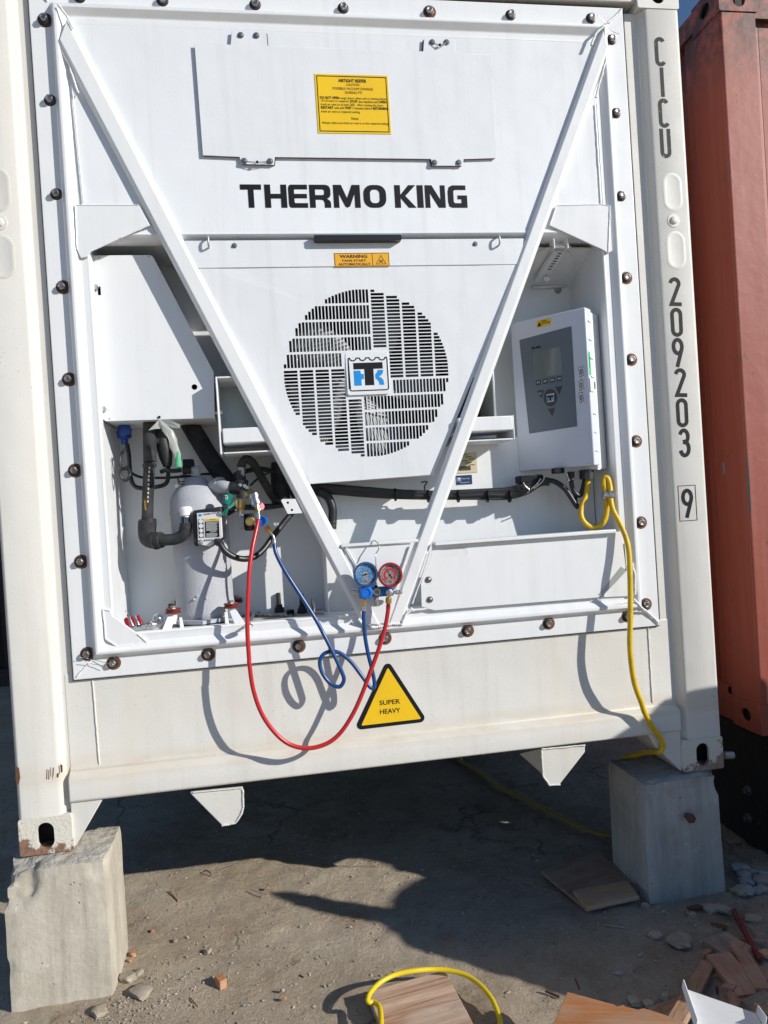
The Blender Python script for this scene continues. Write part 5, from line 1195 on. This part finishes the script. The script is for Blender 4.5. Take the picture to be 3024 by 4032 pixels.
# ------------------------------------------------------------------ yellow power cable
yc = thing('power_cable', at(*zd(480, 140), .07), 'thick yellow power cable hanging from the control box to the right concrete block', 'cable')
YC = P3(zd, [(483, 150, .07), (470, 250, .065), (440, 330, .055), (442, 395, .045), (478, 443, .04), (535, 458, .035), (588, 420, .03), (606, 345, .03), (602, 250, .03), (585, 175, .03), (590, 138, .03), (612, 140, .025), (628, 200, .02), (632, 280, .01), (648, 350, -.005), (690, 430, -.02), (730, 525, -.035), (750, 620, -.045), (757, 760, -.055), (760, 920, -.06), (759, 1080, -.065), (756, 1220, -.065), (768, 1370, -.06), (790, 1490, -.05), (830, 1600, -.04)])+P3(zi, [(855, 180, -.03), (905, 270, -.02), (955, 340, -.012), (972, 395, -.004), (950, 432, .004)])
YC += [at(*zi(890, 432), .08), at(*zi(828, 445), .17), Vector((2.16, .262, -.03)), Vector((2.25, .31, -.14)), Vector((2.34, .36, -.30)), Vector((2.33, .44, -.405))]
YC += [gz(x, y, GZ+.014) for x, y in ((2423, 3292), (2332, 3275), (2220, 3225), (2113, 3168), (2022, 3121), (1975, 3103), (1900, 3045), (1822, 3002), (1700, 2955))]+[Vector((.7, 3.2, GZ+.014)), Vector((.3, 5.0, GZ+.014))]
tube('cable_sheath', YC, .0095, 'ycable', yc, n=12, k=10)
A, B = at(*zd(590, 250), .022), at(*zd(645, 247), .016)
lathe('cable_clamp', A+Vector((-.008, 0, 0)), B-A, [(0, .016), (.006, .018), (.008, .014), (.022, .014), (.024, .018), (.036, .018), (.04, .012)], 'steel', yc, n=14)

# ================================================================== CONCRETE BLOCKS
def rough_block(name, c, hx, hy, z0, z1_, mt, taper, seed, lab, chips, tilt=0.):
    # subdivided block with worn, chipped edges
    NX, NY, NZ = 22, 20, 30; idx = {}; V = []; F_ = []
    def vid(i, j, k):
        if (i, j, k) in idx: return idx[(i, j, k)]
        u, v, w_ = i/NX*2-1, j/NY*2-1, k/NZ
        t = 1+taper*(1-w_)
        p = Vector((c[0]+u*hx*t+tilt*w_, c[1]+v*hy*t, z0+(z1_-z0)*w_))
        q = p*1.0+Vector((seed, 0, 0))
        ed = sorted((1-abs(u), 1-abs(v), 1-w_))       # nearness to two faces = an edge
        e = max(0, 1-(ed[0]+ed[1])/.22)
        wear = e*(.004+.012*max(0, noise.noise(q*9)+.1)*(1.3 if w_ > .9 else .25))
        d = Vector((-u, -v, -.8 if w_ > .8 else 0)); d.normalize()
        p += d*wear
        if w_ > .995: p.z += .005*noise.noise(q*22)+.004*noise.noise(q*50)
        for (cx, cy, cz, r, dep) in chips:
            dd = (p-Vector((cx, cy, cz))).length/r
            if dd < 1: p += d*(dep*(1-dd)**.5*(.7+.5*noise.noise(q*30)))
        p += Vector((noise.noise(q*5), noise.noise(q*5+Vector((3, 0, 0))), 0))*.0012+Vector((noise.noise(q*28), noise.noise(q*28+Vector((5, 0, 0))), 0))*.0006
        idx[(i, j, k)] = len(V); V.append(p); return idx[(i, j, k)]
    def face(fn, A, B):
        for a in range(A):
            for b in range(B): F_.append((vid(*fn(a, b)), vid(*fn(a+1, b)), vid(*fn(a+1, b+1)), vid(*fn(a, b+1))))
    face(lambda a, b: (a, 0, b), NX, NZ); face(lambda a, b: (a, NY, b), NX, NZ); face(lambda a, b: (0, a, b), NY, NZ); face(lambda a, b: (NX, a, b), NY, NZ); face(lambda a, b: (a, b, NZ), NX, NY); face(lambda a, b: (a, b, 0), NX, NY)
    o = mk(name, V, F_, mt, None, smooth='all'); o.data.set_sharp_from_angle(angle=R_(40)); o.data.materials.append(M['concrough'])
    for p in o.data.polygons:
        cc2 = p.center
        if p.normal.z > .55: p.material_index = 1
    return tag(o, lab, 'concrete block')
A, B, C2 = gz(*zj(85, 318), -.002), gz(*zj(705, 292), -.002), gz(*zj(800, 78), -.002)
blx0, blx1 = -.028, .276
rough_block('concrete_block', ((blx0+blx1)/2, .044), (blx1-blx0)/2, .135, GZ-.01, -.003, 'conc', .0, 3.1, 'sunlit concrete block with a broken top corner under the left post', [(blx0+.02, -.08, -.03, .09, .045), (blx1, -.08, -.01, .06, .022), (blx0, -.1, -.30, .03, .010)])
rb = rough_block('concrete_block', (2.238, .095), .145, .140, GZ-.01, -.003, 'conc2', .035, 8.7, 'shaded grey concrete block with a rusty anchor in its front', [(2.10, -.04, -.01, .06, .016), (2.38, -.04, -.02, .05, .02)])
q = at(*zi(1130, 850), -.05); q2 = at(*zi(1160, 870), -.085)
an = cyl('rusty_anchor', q, q2, .011, 'rust', rb, n=10); lathe('anchor_nut', q2, q2-q, [(-.012, .017), (0, .017), (.0005, .010), (-.004, .009)], 'rust', an if False else rb, n=6, smooth=False)
for (x, y, zz) in ((1045, 1278, zi), (805, 962, zi)):
    q = at(*zz(x, y), -.052 if x > 900 else .0); 

# ================================================================== RED CONTAINER
RX, RY, RB_, RT = 2.668, .10, .063, 2.965
rc = thing('red_container', (RX+1.22, RY, RB_), 'faded red shipping container standing close to the right of the white one', 'shipping container')
pr = [(0, .205), (0, .006), (.006, 0), (.148, 0), (.153, .006), (.155, .05), (.20, .055), (.20, .205)]
n_ = len(pr); V = [(RX+x, RY+y, z) for z in (RB_+.116, RT-.118) for x, y in pr]
rp = mk('corner_post', V, [(i, (i+1) % n_, n_+(i+1) % n_, n_+i) for i in range(n_)]+[tuple(range(n_)), tuple(range(2*n_-1, n_-1, -1))], 'red', rc, bevel=.004, seg=3)
def rcast(x0, z0, lab=None):
    cx, cz = x0+.081, z0+.059
    h = arc(cx, cz+.016, .0255, .0255, 0, 180, 8)+arc(cx, cz-.016, .0255, .0255, 180, 360, 8)
    o = sheet('corner_casting', [rrect(x0-.004, x0+.160, z0, z0+.118, .008)], [h], lambda x, z: (x, RY-.004, z), (0, .014, 0), 'red', rc, bevel=.003, label=lab)
    # side face with its own hole
    hs = arc(RY+.09, cz, .032, .026, 0, 360, 14)[:-1]
    sheet('casting_side', [[(RY+.0105, z0), (RY+.176, z0), (RY+.176, z0+.118), (RY+.0105, z0+.118)]], [hs], lambda y, z: (x0-.004, y, z), (.012, 0, 0), 'red', o, bevel=.002)
    box('casting_core', (x0+.02, x0+.15), (RY+.05, RY+.16), (z0+.002, z0+.116), 'dark', o); return o
rcast(RX, RB_); rcast(RX, RT-.118)
corrug('side_wall', RX+.012, 1, RY+.19, 12, RB_+.14, RT-.08, 'red', rc)
box('top_side_rail', (RX-.002, RX+.06), (RY+.176, 12), (RT-.09, RT-.01), 'red', rc, bevel=.003); box('bottom_side_rail', (RX-.0, RX+.05), (RY+.176, 12), (RB_+.01, RB_+.15), 'red', rc, bevel=.003)
box('roof', (RX+.05, RX+2.43), (RY+.05, 12), (RT-.03, RT-.015), 'red', rc)
box('front_header', (RX+.16, RX+2.2), (RY+.03, RY+.10), (RT-.12, RT-.01), 'red', rc); box('front_sill', (RX+.16, RX+2.2), (RY+.03, RY+.12), (RB_+.0, RB_+.15), 'red', rc)
V = []; F_ = []
P = []; x = RX+.20
while x < RX+2.2:
    P += [(x, .055), (x+.07, .055), (x+.095, .10), (x+.165, .10)]; x += .19
for a, b in P: V += [(a, RY+b, RB_+.14), (a, RY+b, RT-.11)]
mk('front_wall', V, [(2*i, 2*i+2, 2*i+3, 2*i+1) for i in range(len(P)-1)], 'red', rc)
pr2 = [(2.285, .17), (2.285, 0), (2.438, 0), (2.438, .17)]
V = [(RX+x, RY+y, z) for z in (RB_, RT) for x, y in pr2]
mk('corner_post', V, [(i, (i+1) % 4, 4+(i+1) % 4, 4+i) for i in range(4)]+[(0, 1, 2, 3), (7, 6, 5, 4)], 'red', rc)
# scrapes of old paint on the post
for pts, mt2 in (([(1360, 35), (1372, 30), (1380, 95), (1366, 120)], 'greyprint'), ([(1515, 0), (1525, 0), (1538, 150), (1548, 330), (1540, 405), (1530, 300), (1522, 130)], 'greyprint')):
    P = L(zd, pts, RY); sheet('paint_scrape', [[(p.x, p.z) for p in P]], [], lambda x, z: (x, RY-.0007, z), (0, .0004, 0), mt2, rp)
st2 = thing('steel_support', (RX+.22, RY+.12, GZ), 'black rust-specked steel support under the corner of the red container', 'support')
box('support_body', (RX+.035, RX+.42), (RY+.012, RY+.42), (GZ-.01, RB_-.022), 'blackbeam', st2, bevel=.006)
box('support_cap', (RX+.028, RX+.43), (RY+.004, RY+.43), (RB_-.022, RB_-.002), 'blackbeam', st2, bevel=.003)
box('support_flange', (RX+.034, RX+.044), (RY-.012, RY+.012), (GZ-.005, RB_-.022), 'blackbeam', st2, bevel=.002)
for x, y in ((965, 1690), (970, 1990)):
    q = onp(*zp(x, y), Vector((RX+.035, 0, 0)), Vector((1, 0, 0))); lathe('support_bolt', q, (-1, -.1, 0), [(0, .02), (.006, .02), (.007, .013), (.022, .012)], 'screw', st2, n=8)

# ================================================================== THINGS ON THE GROUND
def board(name, pix, z, th, mt, lab, cat, group=None, lean=None, jag=None, bevel=.0015):
    P = [gz(x, y, z if lean is None else z+lean[i]) for i, (x, y) in enumerate(pix)]
    g = (P[1]-P[0]); o = prism(name, P, (0, 0, -th), wmat(mt, math.atan2(g.y, g.x)), None, bevel=bevel); return tag(o, lab, cat, group)
GB = GZ+.006
b1 = board('plywood_board', [zi(175, 1208), zi(540, 1083), zi(852, 1312), zi(478, 1456)], GB+.016, .014, 'wbrown', 'larger brown plywood sheet lying flat beside the right concrete block', 'board')
b2 = board('plywood_board', [zi(385, 1335), zi(738, 1268), zi(817, 1372), zi(476, 1448)], GB+.034, .015, 'wbrown2', 'small plywood offcut lying on top of the larger brown sheet', 'board')
b3 = board('pine_board', [zk(140, 485), zk(432, 403), zk(470, 470), zk(560, 640), zk(200, 640)], GB+.028, .024, 'wlight', 'pale weathered grooved board inside the yellow hose loop', 'board')
# orange board propped up on the rubble, with a splintered edge
og = [zn(20, 1046), zn(190, 1092), zn(345, 1135), zn(400, 1150), zn(430, 1165), zn(475, 1152), zn(500, 1168), zn(600, 1192), zn(640, 1180), zn(700, 1195), zn(790, 1225), zn(880, 1258), zn(960, 1290), zn(1010, 1330), zn(990, 1420), zn(-160, 1420), zn(-60, 1230)]
cpx = [gz(*p, GB+.10+.10*max(0, (p[1]-3880)/250)) for p in og]
tag(prism('orange_board', cpx, (0, 0, -.018), wmat('worange', -.35), None, bevel=.0015), 'sunlit orange plywood board with a splintered edge at the bottom', 'board')
# white metal bracket leaning on the debris
wbp = [at(*zn(965, 1015), -1.03), at(*zn(1560, 1222), -1.10), at(*zn(1625, 1340), -1.20), at(*zn(1075, 1360), -1.16)]
wbk = thing('metal_bracket', wbp[0], 'white painted steel bracket with folded ends on the scrap wood', 'bracket')
nW = (wbp[1]-wbp[0]).cross(wbp[3]-wbp[0]).normalized()
if nW.z < 0: nW = -nW
prism('bracket_web', wbp, -nW*.003, 'unit', wbk, bevel=.001)
for a, b in ((0, 3), (1, 2)):
    prism('bracket_end', [wbp[a]+nW*.018, wbp[b]+nW*.022, wbp[b], wbp[a]], (wbp[1]-wbp[0]).normalized()*(.003 if a else -.003), 'unit', wbk, bevel=.001)
q = onp(*zn(1397, 1285), wbp[0], nW); lathe('bracket_hole', q+nW*.0002, nW, [(0, .008), (.0004, .0078)], 'print', wbk, n=14); q = onp(*zn(968, 1062), wbp[0], nW)

def plank(name, a, b, w_, z0, z1_, th, mt, lab, cat='scrap wood', edge=None):
    A, B = gz(*a, z0), gz(*b, z1_); d = (B-A).normalized(); s = Vector((-d.y, d.x, 0)).normalized()*w_/2
    P = [A-s, B-s, B+s, A+s]; j = Vector((noise.noise(A*9), noise.noise(B*9), 0))*.012; P[0] = P[0]+j; P[2] = P[2]-j
    o = prism(name, P, (0, 0, -th), wmat(mt, math.atan2(d.y, d.x)) if mt != 'rust' else mt, None, bevel=.0012); tag(o, lab, cat)
    if edge:
        e = prism('painted_edge', [P[0]-s*.03+Vector((0, 0, .0005)), P[1]-s*.03+Vector((0, 0, .0005)), P[1]-s*.03-Vector((0, 0, th)), P[0]-s*.03-Vector((0, 0, th))] if edge < 0 else [P[3]+s*.03, P[2]+s*.03, P[2]+s*.03-Vector((0, 0, th)), P[3]+s*.03-Vector((0, 0, th))], s*(.05*edge), 'redpaint', o)
    return o
plank('grey_plank', zn(1235, 585), zn(1690, 900), .085, GB+.030, GB+.035, .024, 'wgrey', 'widest grey weathered plank at the far side of the scrap pile')
plank('lath', zn(1395, 630), zn(1622, 1018), .040, GB+.055, GB+.075, .018, 'wpink', 'narrow brown lath lying across the grey plank')
plank('red_edged_plank', zn(1250, 730), zn(1528, 1068), .078, GB+.055, GB+.060, .020, 'wpink', 'brown plank with a red painted edge in the scrap pile', edge=1)
plank('lath', zn(1165, 795), zn(905, 1290), .046, GB+.045, GB+.085, .022, 'wstick', 'long brown batten slanting left under the white bracket')
plank('grey_board', zn(1235, 935), zn(1228, 1160), .105, GB+.030, GB+.030, .014, 'wgrey', 'square grey board piece with a rusty nail in the scrap pile')
plank('lath', zn(1375, 1050), zn(1380, 1190), .020, GB+.085, GB+.095, .020, 'wstick', 'short upright batten end between the red plank and the white bracket')
plank('offcut', zn(1430, 1050), zn(1540, 1240), .075, GB+.05, GB+.06, .018, 'wpink', 'short brown offcut beneath the red edged plank')
plank('offcut', zn(1480, 1150), zn(1680, 1060), .040, GB+.075, GB+.08, .028, 'wgrey', 'dark grey stub at the right end of the scrap pile')
plank('offcut', zn(720, 1225), zn(930, 1130), .050, GB+.03, GB+.045, .025, 'wstick', 'brown offcut sticking out behind the orange board')
plank('plank_end', zn(1580, 830), zn(1640, 950), .050, GB+.05, GB+.055, .03, 'wbrown', 'dark knotty plank end at the right edge under the lath')
plank('plank_end', zn(1640, 1230), zn(1690, 1300), .09, GB+.05, GB+.055, .04, 'wgrey', 'grey plank end at the bottom right corner beside the white bracket')
rr = thing('red_stick', gz(*zn(1480, 560), GB+.02), 'thin red painted stick leaning on the grey plank', 'stick')
prism('stick_body', [gz(*zn(1362, 375), GB+.016), gz(*zn(1395, 362), GB+.016), gz(*zn(1610, 770), GB+.055), gz(*zn(1575, 775), GB+.055)], (0, 0, -.014), 'redpaint', rr, bevel=.001)
prism('stick_bare_end', [gz(*zn(1360, 372), GB+.0165), gz(*zn(1397, 360), GB+.0165), gz(*zn(1425, 425), GB+.0225), gz(*zn(1388, 432), GB+.0225)], (0, 0, -.015), 'rust', rr, bevel=.001)
for (a, b, w_, lab) in (((1015, 360), (1110, 335), .022, 'rusty splinter in front of the right concrete block'), ((1190, 488), (1320, 520), .024, 'rusty splinter beside the red stick'), ((1400, 600), (1610, 630), .024, 'brown splinter under the red stick')):
    plank('splinter', zn(*a), zn(*b), w_, GB+.012, GB+.012, .012, 'rust' if 'rusty' in lab else 'wstick', lab, 'splinter')
nl = cyl('metal_rod', gz(*zn(320, 500), GB+.006), gz(*zn(490, 525), GB+.006), .0028, 'screw', None, n=8); tag(nl, 'thin straight steel rod on the shaded ground', 'rod')
for a, b, lab in (((85, 940), (120, 1030), 'rusty screw standing near the corner of the orange board'), ((1238, 1000), (1245, 1060), 'rusty nail sticking out of the square grey board')):
    t = cyl('rusty_nail', gz(*zn(*b), GB+.01 if a[0] < 500 else GB+.03), gz(*zn(*a), GB+.04 if a[0] < 500 else GB+.06), .0035, 'rust', None, n=6); tag(t, lab, 'nail')
t = cyl('rusty_screw', gz(*zo(1480, 832), GB+.006), gz(*zo(1545, 860), GB+.006), .004, 'rust', None, n=6); tag(t, 'rusty screw lying left of the orange board', 'screw')
t = cyl('twig', gz(*zj(1105, 512), GB+.004), gz(*zj(1165, 577), GB+.004), .0028, 'wstick', None, n=6); tag(t, 'short brown twig lying right of the left concrete block', 'twig')
t = cyl('twig', gz(*zj(1243, 1208), GB+.004), gz(*zj(1292, 1270), GB+.004), .0018, 'rust', None, n=6); tag(t, 'thin dark twig below the wooden cube', 'twig')
t = cyl('twig', gz(*zo(105, 357), GB+.004), gz(*zo(180, 383), GB+.004), .0025, 'wlight', None, n=6); tag(t, 'pale twig at the tip of the pointed shadow', 'twig')
t = tube('dead_leaf', [gz(*zj(x, y), GB+h) for x, y, h in ((1328, 385, .002), (1350, 378, .012), (1372, 392, .010), (1378, 415, .002))], .0025, 'rust', None, n=6); tag(t, 'curled rusty strap at the edge of the container shadow', 'scrap')
# wooden cube
P = [gz(*zj(x, y), GB+.024) for x, y in ((1400, 1068), (1452, 1050), (1480, 1082), (1436, 1105))]
tag(prism('wooden_cube', P, (0, 0, -.028), 'worange', None, bevel=.001), 'small orange wooden cube on the sunlit ground', 'wood block')
# rubble stones
def stone(p, r, mt, lab, sq=.6, seed=0, group=None, nm='stone', cat='stone'):
    bm = bmesh.new(); bmesh.ops.create_icosphere(bm, subdivisions=2, radius=1); rr = Vector((random.uniform(.8, 1.3), random.uniform(.7, 1.1), sq))
    a = random.uniform(0, 6.3); ca, sa = math.cos(a), math.sin(a); V = []
    for v in bm.verts:
        c_ = v.co.copy(); h = 1+.35*noise.noise(c_*1.3+Vector((seed, 0, 0)))+.15*noise.noise(c_*3.5+Vector((seed, 1, 0)))
        c_ = Vector((max(-.72, min(.72, c_.x)), max(-.7, min(.75, c_.y)), max(-.7, min(.7, c_.z))))*1.3
        c_ = Vector((c_.x*rr.x, c_.y*rr.y, c_.z*rr.z))*r*h; V.append(p+Vector((c_.x*ca-c_.y*sa, c_.x*sa+c_.y*ca, c_.z)))
    F_ = [tuple(v.index for v in f.verts) for f in bm.faces]; bm.free()
    o = mk(nm, V, F_, mt, None, smooth='all'); o.data.set_sharp_from_angle(angle=R_(28))
    return tag(o, lab, cat, group)
ST = [(zj(840, 1075), .034, .55, 'stone', 'pale angular rubble piece against the foot of the left concrete block'), (zj(905, 1045), .026, .5, 'stone', 'smaller pale stone right behind the angular rubble piece'),
      (zj(920, 1165), .046, .3, 'stone', 'long flat broken concrete piece right of the left block'), (zj(645, 1290), .034, .5, 'stone', 'jagged stone at the front foot of the left block'),
      (zj(868, 925), .016, .8, 'worange', 'orange brick crumb by the right edge of the left block'), (zj(1360, 902), .017, .6, 'stone', 'lone light pebble in the middle of the sunlit ground'),
      (zj(845, 965), .011, .7, 'worange', 'smallest orange crumb beside the left block'), (zj(1145, 835), .011, .6, 'stone', 'flat pebble above the lone light pebble'),
      (zj(998, 770), .011, .7, 'worange', 'ochre crumb near the pale crack'), (zj(962, 686), .010, .6, 'stone', 'pebble halfway along the left block in the sun'),
      (zn(660, 345), .022, .6, 'stone', 'grey rubble lump by the small plywood offcut'), (zn(757, 362), .016, .6, 'stone', 'rubble lump at the front corner of the right block'),
      (zn(1190, 365), .040, .3, 'stone', 'wide flat rubble slab in front of the right block'), (zn(1290, 370), .034, .35, 'stone', 'second flat rubble slab beside the red stick'),
      (zn(735, 580), .034, .25, 'stone', 'flat broken slab in the middle of the shaded ground'), (zn(940, 625), .052, .2, 'stone', 'largest flat slab left of the grey plank'),
      (zn(565, 1120), .030, .5, 'stone', 'angular dark stone above the orange board'), (zn(685, 1150), .022, .5, 'stone', 'stone at the splintered edge of the orange board'), (zn(825, 1085), .022, .6, 'stone', 'light angular stone left of the brown batten'),
      (zn(435, 893), .014, .15, 'powder', 'pale flat chip on the shaded ground'), (zn(1035, 410), .024, .3, 'stone', 'low lump under the wide rubble slab'), (zn(330, 445), .012, .5, 'stone', 'small pebble below the plywood sheets'),
      (zn(1540, 445), .034, .35, 'stone', 'rubble slab right of the red stick'), (zn(610, 750), .016, .3, 'stone', 'flat dark pebble in the shaded dust'), (zn(1130, 650), .018, .5, 'stone', 'lump near the end of the grey plank'),
      (zo(262, 865), .010, .7, 'worange', 'orange crumb left of the wooden cube'), (zo(252, 828), .011, .6, 'stone', 'brownish crumb above the orange ones'), (zo(375, 752), .010, .6, 'stone', 'reddish pebble above the wooden cube'), (zo(180, 350), .010, .5, 'worange', 'orange splinter crumb at the tip of the pointed shadow'),
      (zo(570, 108), .016, .3, 'stone', 'crumpled pale scrap in the dark under the container'), (zo(955, 190), .008, .5, 'stone', 'tiny pebble deep in the container shadow'), (zo(1440, 222), .012, .5, 'stone', 'pebble left of the plywood sheets')]
for i, (p, r, sq, mt2, lab) in enumerate(ST): stone(gz(*p, GB+r*.12), r*.66, mt2, lab, sq, i*3.7)
for i, (p, r) in enumerate(((zp(900, 2180), .06), (zn(1480, 200), .06), (zn(1560, 130), .05), (zn(1500, 90), .06))): pass
pw = thing('rubble_heap', gz(*zn(1480, 190), GB), 'heap of pale crumbly rubble between the right block and the black support', 'rubble')
for i in range(26):
    a = zn(1400+random.random()*230, 30+random.random()*230); o = stone(gz(*a, GB+.008), .008+.020*random.random()**1.5, 'powder' if i % 3 else 'stone', None, .45, i*2.2, nm='rubble_piece'); w0 = o.location.copy()
    o.parent = pw; o.location = w0-pw.location
    if 'category' in o: del o['category']
# gravel and grit scattered over the ground
def grit():
    rng = random.Random(11); V = []; F_ = []
    oc = [Vector(v) for v in ((1, 0, 0), (-1, 0, 0), (0, 1, 0), (0, -1, 0), (0, 0, 1), (0, 0, -1))]
    of = [(0, 2, 4), (2, 1, 4), (1, 3, 4), (3, 0, 4), (2, 0, 5), (1, 2, 5), (3, 1, 5), (0, 3, 5)]
    cl = [(.36, -.12, .10), (.42, -.28, .12), (.30, -.2, .06), (2.15, -.15, .22), (2.4, -.3, .25), (2.5, .0, .12), (1.9, -.5, .25), (.75, -.35, .22), (.55, .05, .2)]
    for k_i in range(15000):
        if rng.random() < .30:
            c_ = cl[int(rng.random()*len(cl))]; x, y = rng.gauss(c_[0], c_[2]), rng.gauss(c_[1], c_[2])
        else: x, y = rng.uniform(-.9, 3.0), rng.uniform(-1.5, 1.6)
        if -.03 < x < .28 and -.09 < y < .18: continue
        r = .0009+.0055*rng.random()**8+.0012*rng.random()
        p = Vector((x, y, 0)); h = .012*noise.noise(p*1.7)+.007*noise.noise(p*5)+.0055*noise.noise(p*14)+.004*noise.noise(p*33)
        rub = max(0, min(1, (x-1.7)/.6))*max(0, min(1, (.9-y)/.6)); h += rub*(.012*noise.noise(p*9)+.010*noise.noise(p*22))
        s0 = len(V); a = rng.random()*6.3; sx, sy, sz = rng.uniform(.7, 1.5), rng.uniform(.6, 1.1), rng.uniform(.4, .9)
        for v in oc:
            j = 1+rng.uniform(-.25, .25); q = Vector((v.x*sx, v.y*sy, v.z*sz))*r*j
            V.append((x+q.x*math.cos(a)-q.y*math.sin(a), y+q.x*math.sin(a)+q.y*math.cos(a), GZ+h+r*.3+q.z))
        F_ += [tuple(s0+i for i in f) for f in of]
    o = mk('gravel', V, F_, 'stone'); tag(o, 'fine gravel and grit scattered over the bare ground', kind='stuff')
grit()
# yellow hose loop at the bottom
yl = thing('yellow_hose', gz(*zo(960, 730), GB), 'bright yellow hose looped around the pale board in the foreground', 'hose')
LP = [(700, 1080, .05), (712, 985, .05), (705, 910, .045), (680, 885, .042), (655, 884, .045), (650, 870, .05), (665, 835, .055), (710, 790, .06), (780, 755, .062), (870, 737, .06), (960, 731, .05), (1040, 738, .045), (1110, 760, .04), (1170, 800, .035), (1225, 865, .03), (1255, 930, .028), (1268, 985, .028), (1262, 1060, .028)]
tube('hose', [gz(*zo(x, y), GB+h) for x, y, h in LP], .0072, 'ywet', yl, n=12)

# ------------------------------------------------------------------ unseen made-up body, outlined to throw the large shadow on container and ground
def occluder():
    hz = Vector((-SUN.x, -SUN.y, 0)).normalized(); side = Vector((-hz.y, hz.x, 0))      # towards the sun; across
    base = Vector((3.4, -1.05, 0))
    D3 = -SUN
    def back(p):                                   # point of shadow -> the plane through base facing the sun's azimuth
        t = (base-p).dot(hz)/D3.dot(hz); q = p+D3*t; return ((q-base).dot(side), q.z)
    sh1 = [at(*zi(x, y), SP) for x, y in ((560, 362), (640, 300), (740, 235), (800, 195), (870, 160), (935, 132), (1000, 110))]
    sh2 = [at(*zi(x, y), CP) for x, y in ((1090, 50), (1200, 22), (1330, 0))]
    g = [gz(*zo(x, y), GZ) for x, y in ((905, 297), (830, 285), (770, 268), (730, 242), (690, 224), (620, 216), (560, 205), (500, 193), (430, 180))]
    notch = [gz(*zo(x, y), GZ) for x, y in ((905, 300), (850, 320), (790, 360), (755, 400), (738, 440), (725, 462), (660, 450), (560, 425), (430, 385), (300, 365), (195, 362))]
    low = [gz(*zo(x, y), GZ) for x, y in ((195, 368), (280, 410), (420, 455), (560, 490), (700, 525), (760, 560), (850, 625), (960, 660), (1060, 690), (1180, 730), (1300, 770), (1400, 805), (1500, 840))]
    knob = [at(*zp(x, y), RY) for x, y in ((1060, 475), (1100, 468), (1145, 500), (1172, 560), (1176, 700))]
    pts = [(-.62, GZ-.01), (-.575, .30)]+[back(p) for p in low[::-1]]+[back(p) for p in notch[::-1]][:-1]+[back(p) for p in g]+[back(p) for p in sh2]+[back(p) for p in knob]
    last = pts[-1]; pts += [(last[0]+.02, last[1]-.25), (last[0]+.03, GZ-.01)]
    return base, hz, side, pts
base, hz, side, OP = occluder()
caster = thing('shadow_caster', base+Vector((0, 0, GZ)), 'unseen body added right of the camera to cast the large shadow', 'shadow caster')
sheet('tarpaulin', [OP], [], lambda u, z: base+side*u+Vector((0, 0, z)), hz*.45, 'caster_dark', caster)

# ================================================================== far left: another container in the shade
fl = thing('dark_container', (-3.2, 6.2, GZ), 'dark brown container in the shade at the far left edge', 'shipping container')
M['fard'] = mat('dark_brown_paint', (.045, .032, .026), .7)
box('container_frame', (-9, -1.25), (5.0, 5.1), (GZ, GZ+.16), 'fard', fl, bevel=.01); box('container_frame', (-9, -1.25), (5.0, 5.1), (2.3, 2.46), 'fard', fl, bevel=.01)
V = []; P = []; x = -9
while x < -1.35: P += [(x, 5.05), (x+.07, 5.05), (x+.10, 5.09), (x+.17, 5.09)]; x += .2
for a, b in P: V += [(a, b, GZ+.15), (a, b, 2.31)]
mk('front_wall', V, [(2*i, 2*i+2, 2*i+3, 2*i+1) for i in range(len(P)-1)], 'fard', fl)
for xx in (-9.05, -1.3): box('corner_post', (xx, xx+.12), (4.99, 5.2), (GZ, 2.47), 'fard', fl, bevel=.008)
# more scrap in the pile at the lower right
SC = [((1150, 1120), (1250, 1175), .030, 'wstick', .05, 'thin brown strip across the square grey board'), ((1290, 985), (1390, 1010), .022, 'wpink', .055, 'small pink splinter above the square grey board'),
      ((1600, 1120), (1680, 1180), .05, 'wbrown2', .075, 'light brown offcut at the right edge above the white bracket'), ((1555, 1195), (1665, 1150), .026, 'wstick', .09, 'narrow strip crossing the light brown offcut'),
      ((1040, 1010), (1010, 1060), .024, 'wbrown2', .03, 'little light chip left of the brown batten'), ((860, 1150), (800, 1190), .020, 'wstick', .03, 'short brown splinter between stones near the orange board'),
      ((1340, 860), (1290, 905), .020, 'wbrown', .035, 'dark chip between the batten and the red edged plank'), ((1120, 730), (1190, 700), .018, 'wstick', .018, 'brown splinter left of the red edged plank'),
      ((1450, 700), (1500, 660), .020, 'wstick', .06, 'splinter resting on the grey plank near the lath'), ((1600, 700), (1680, 740), .03, 'wbrown2', .05, 'light offcut by the end of the red stick')]
for a, b, w_, k_, h_, lab in SC: plank('wood_splinter', zn(*a), zn(*b), w_, GB+h_, GB+h_+.008, .012, k_, lab, 'scrap wood')
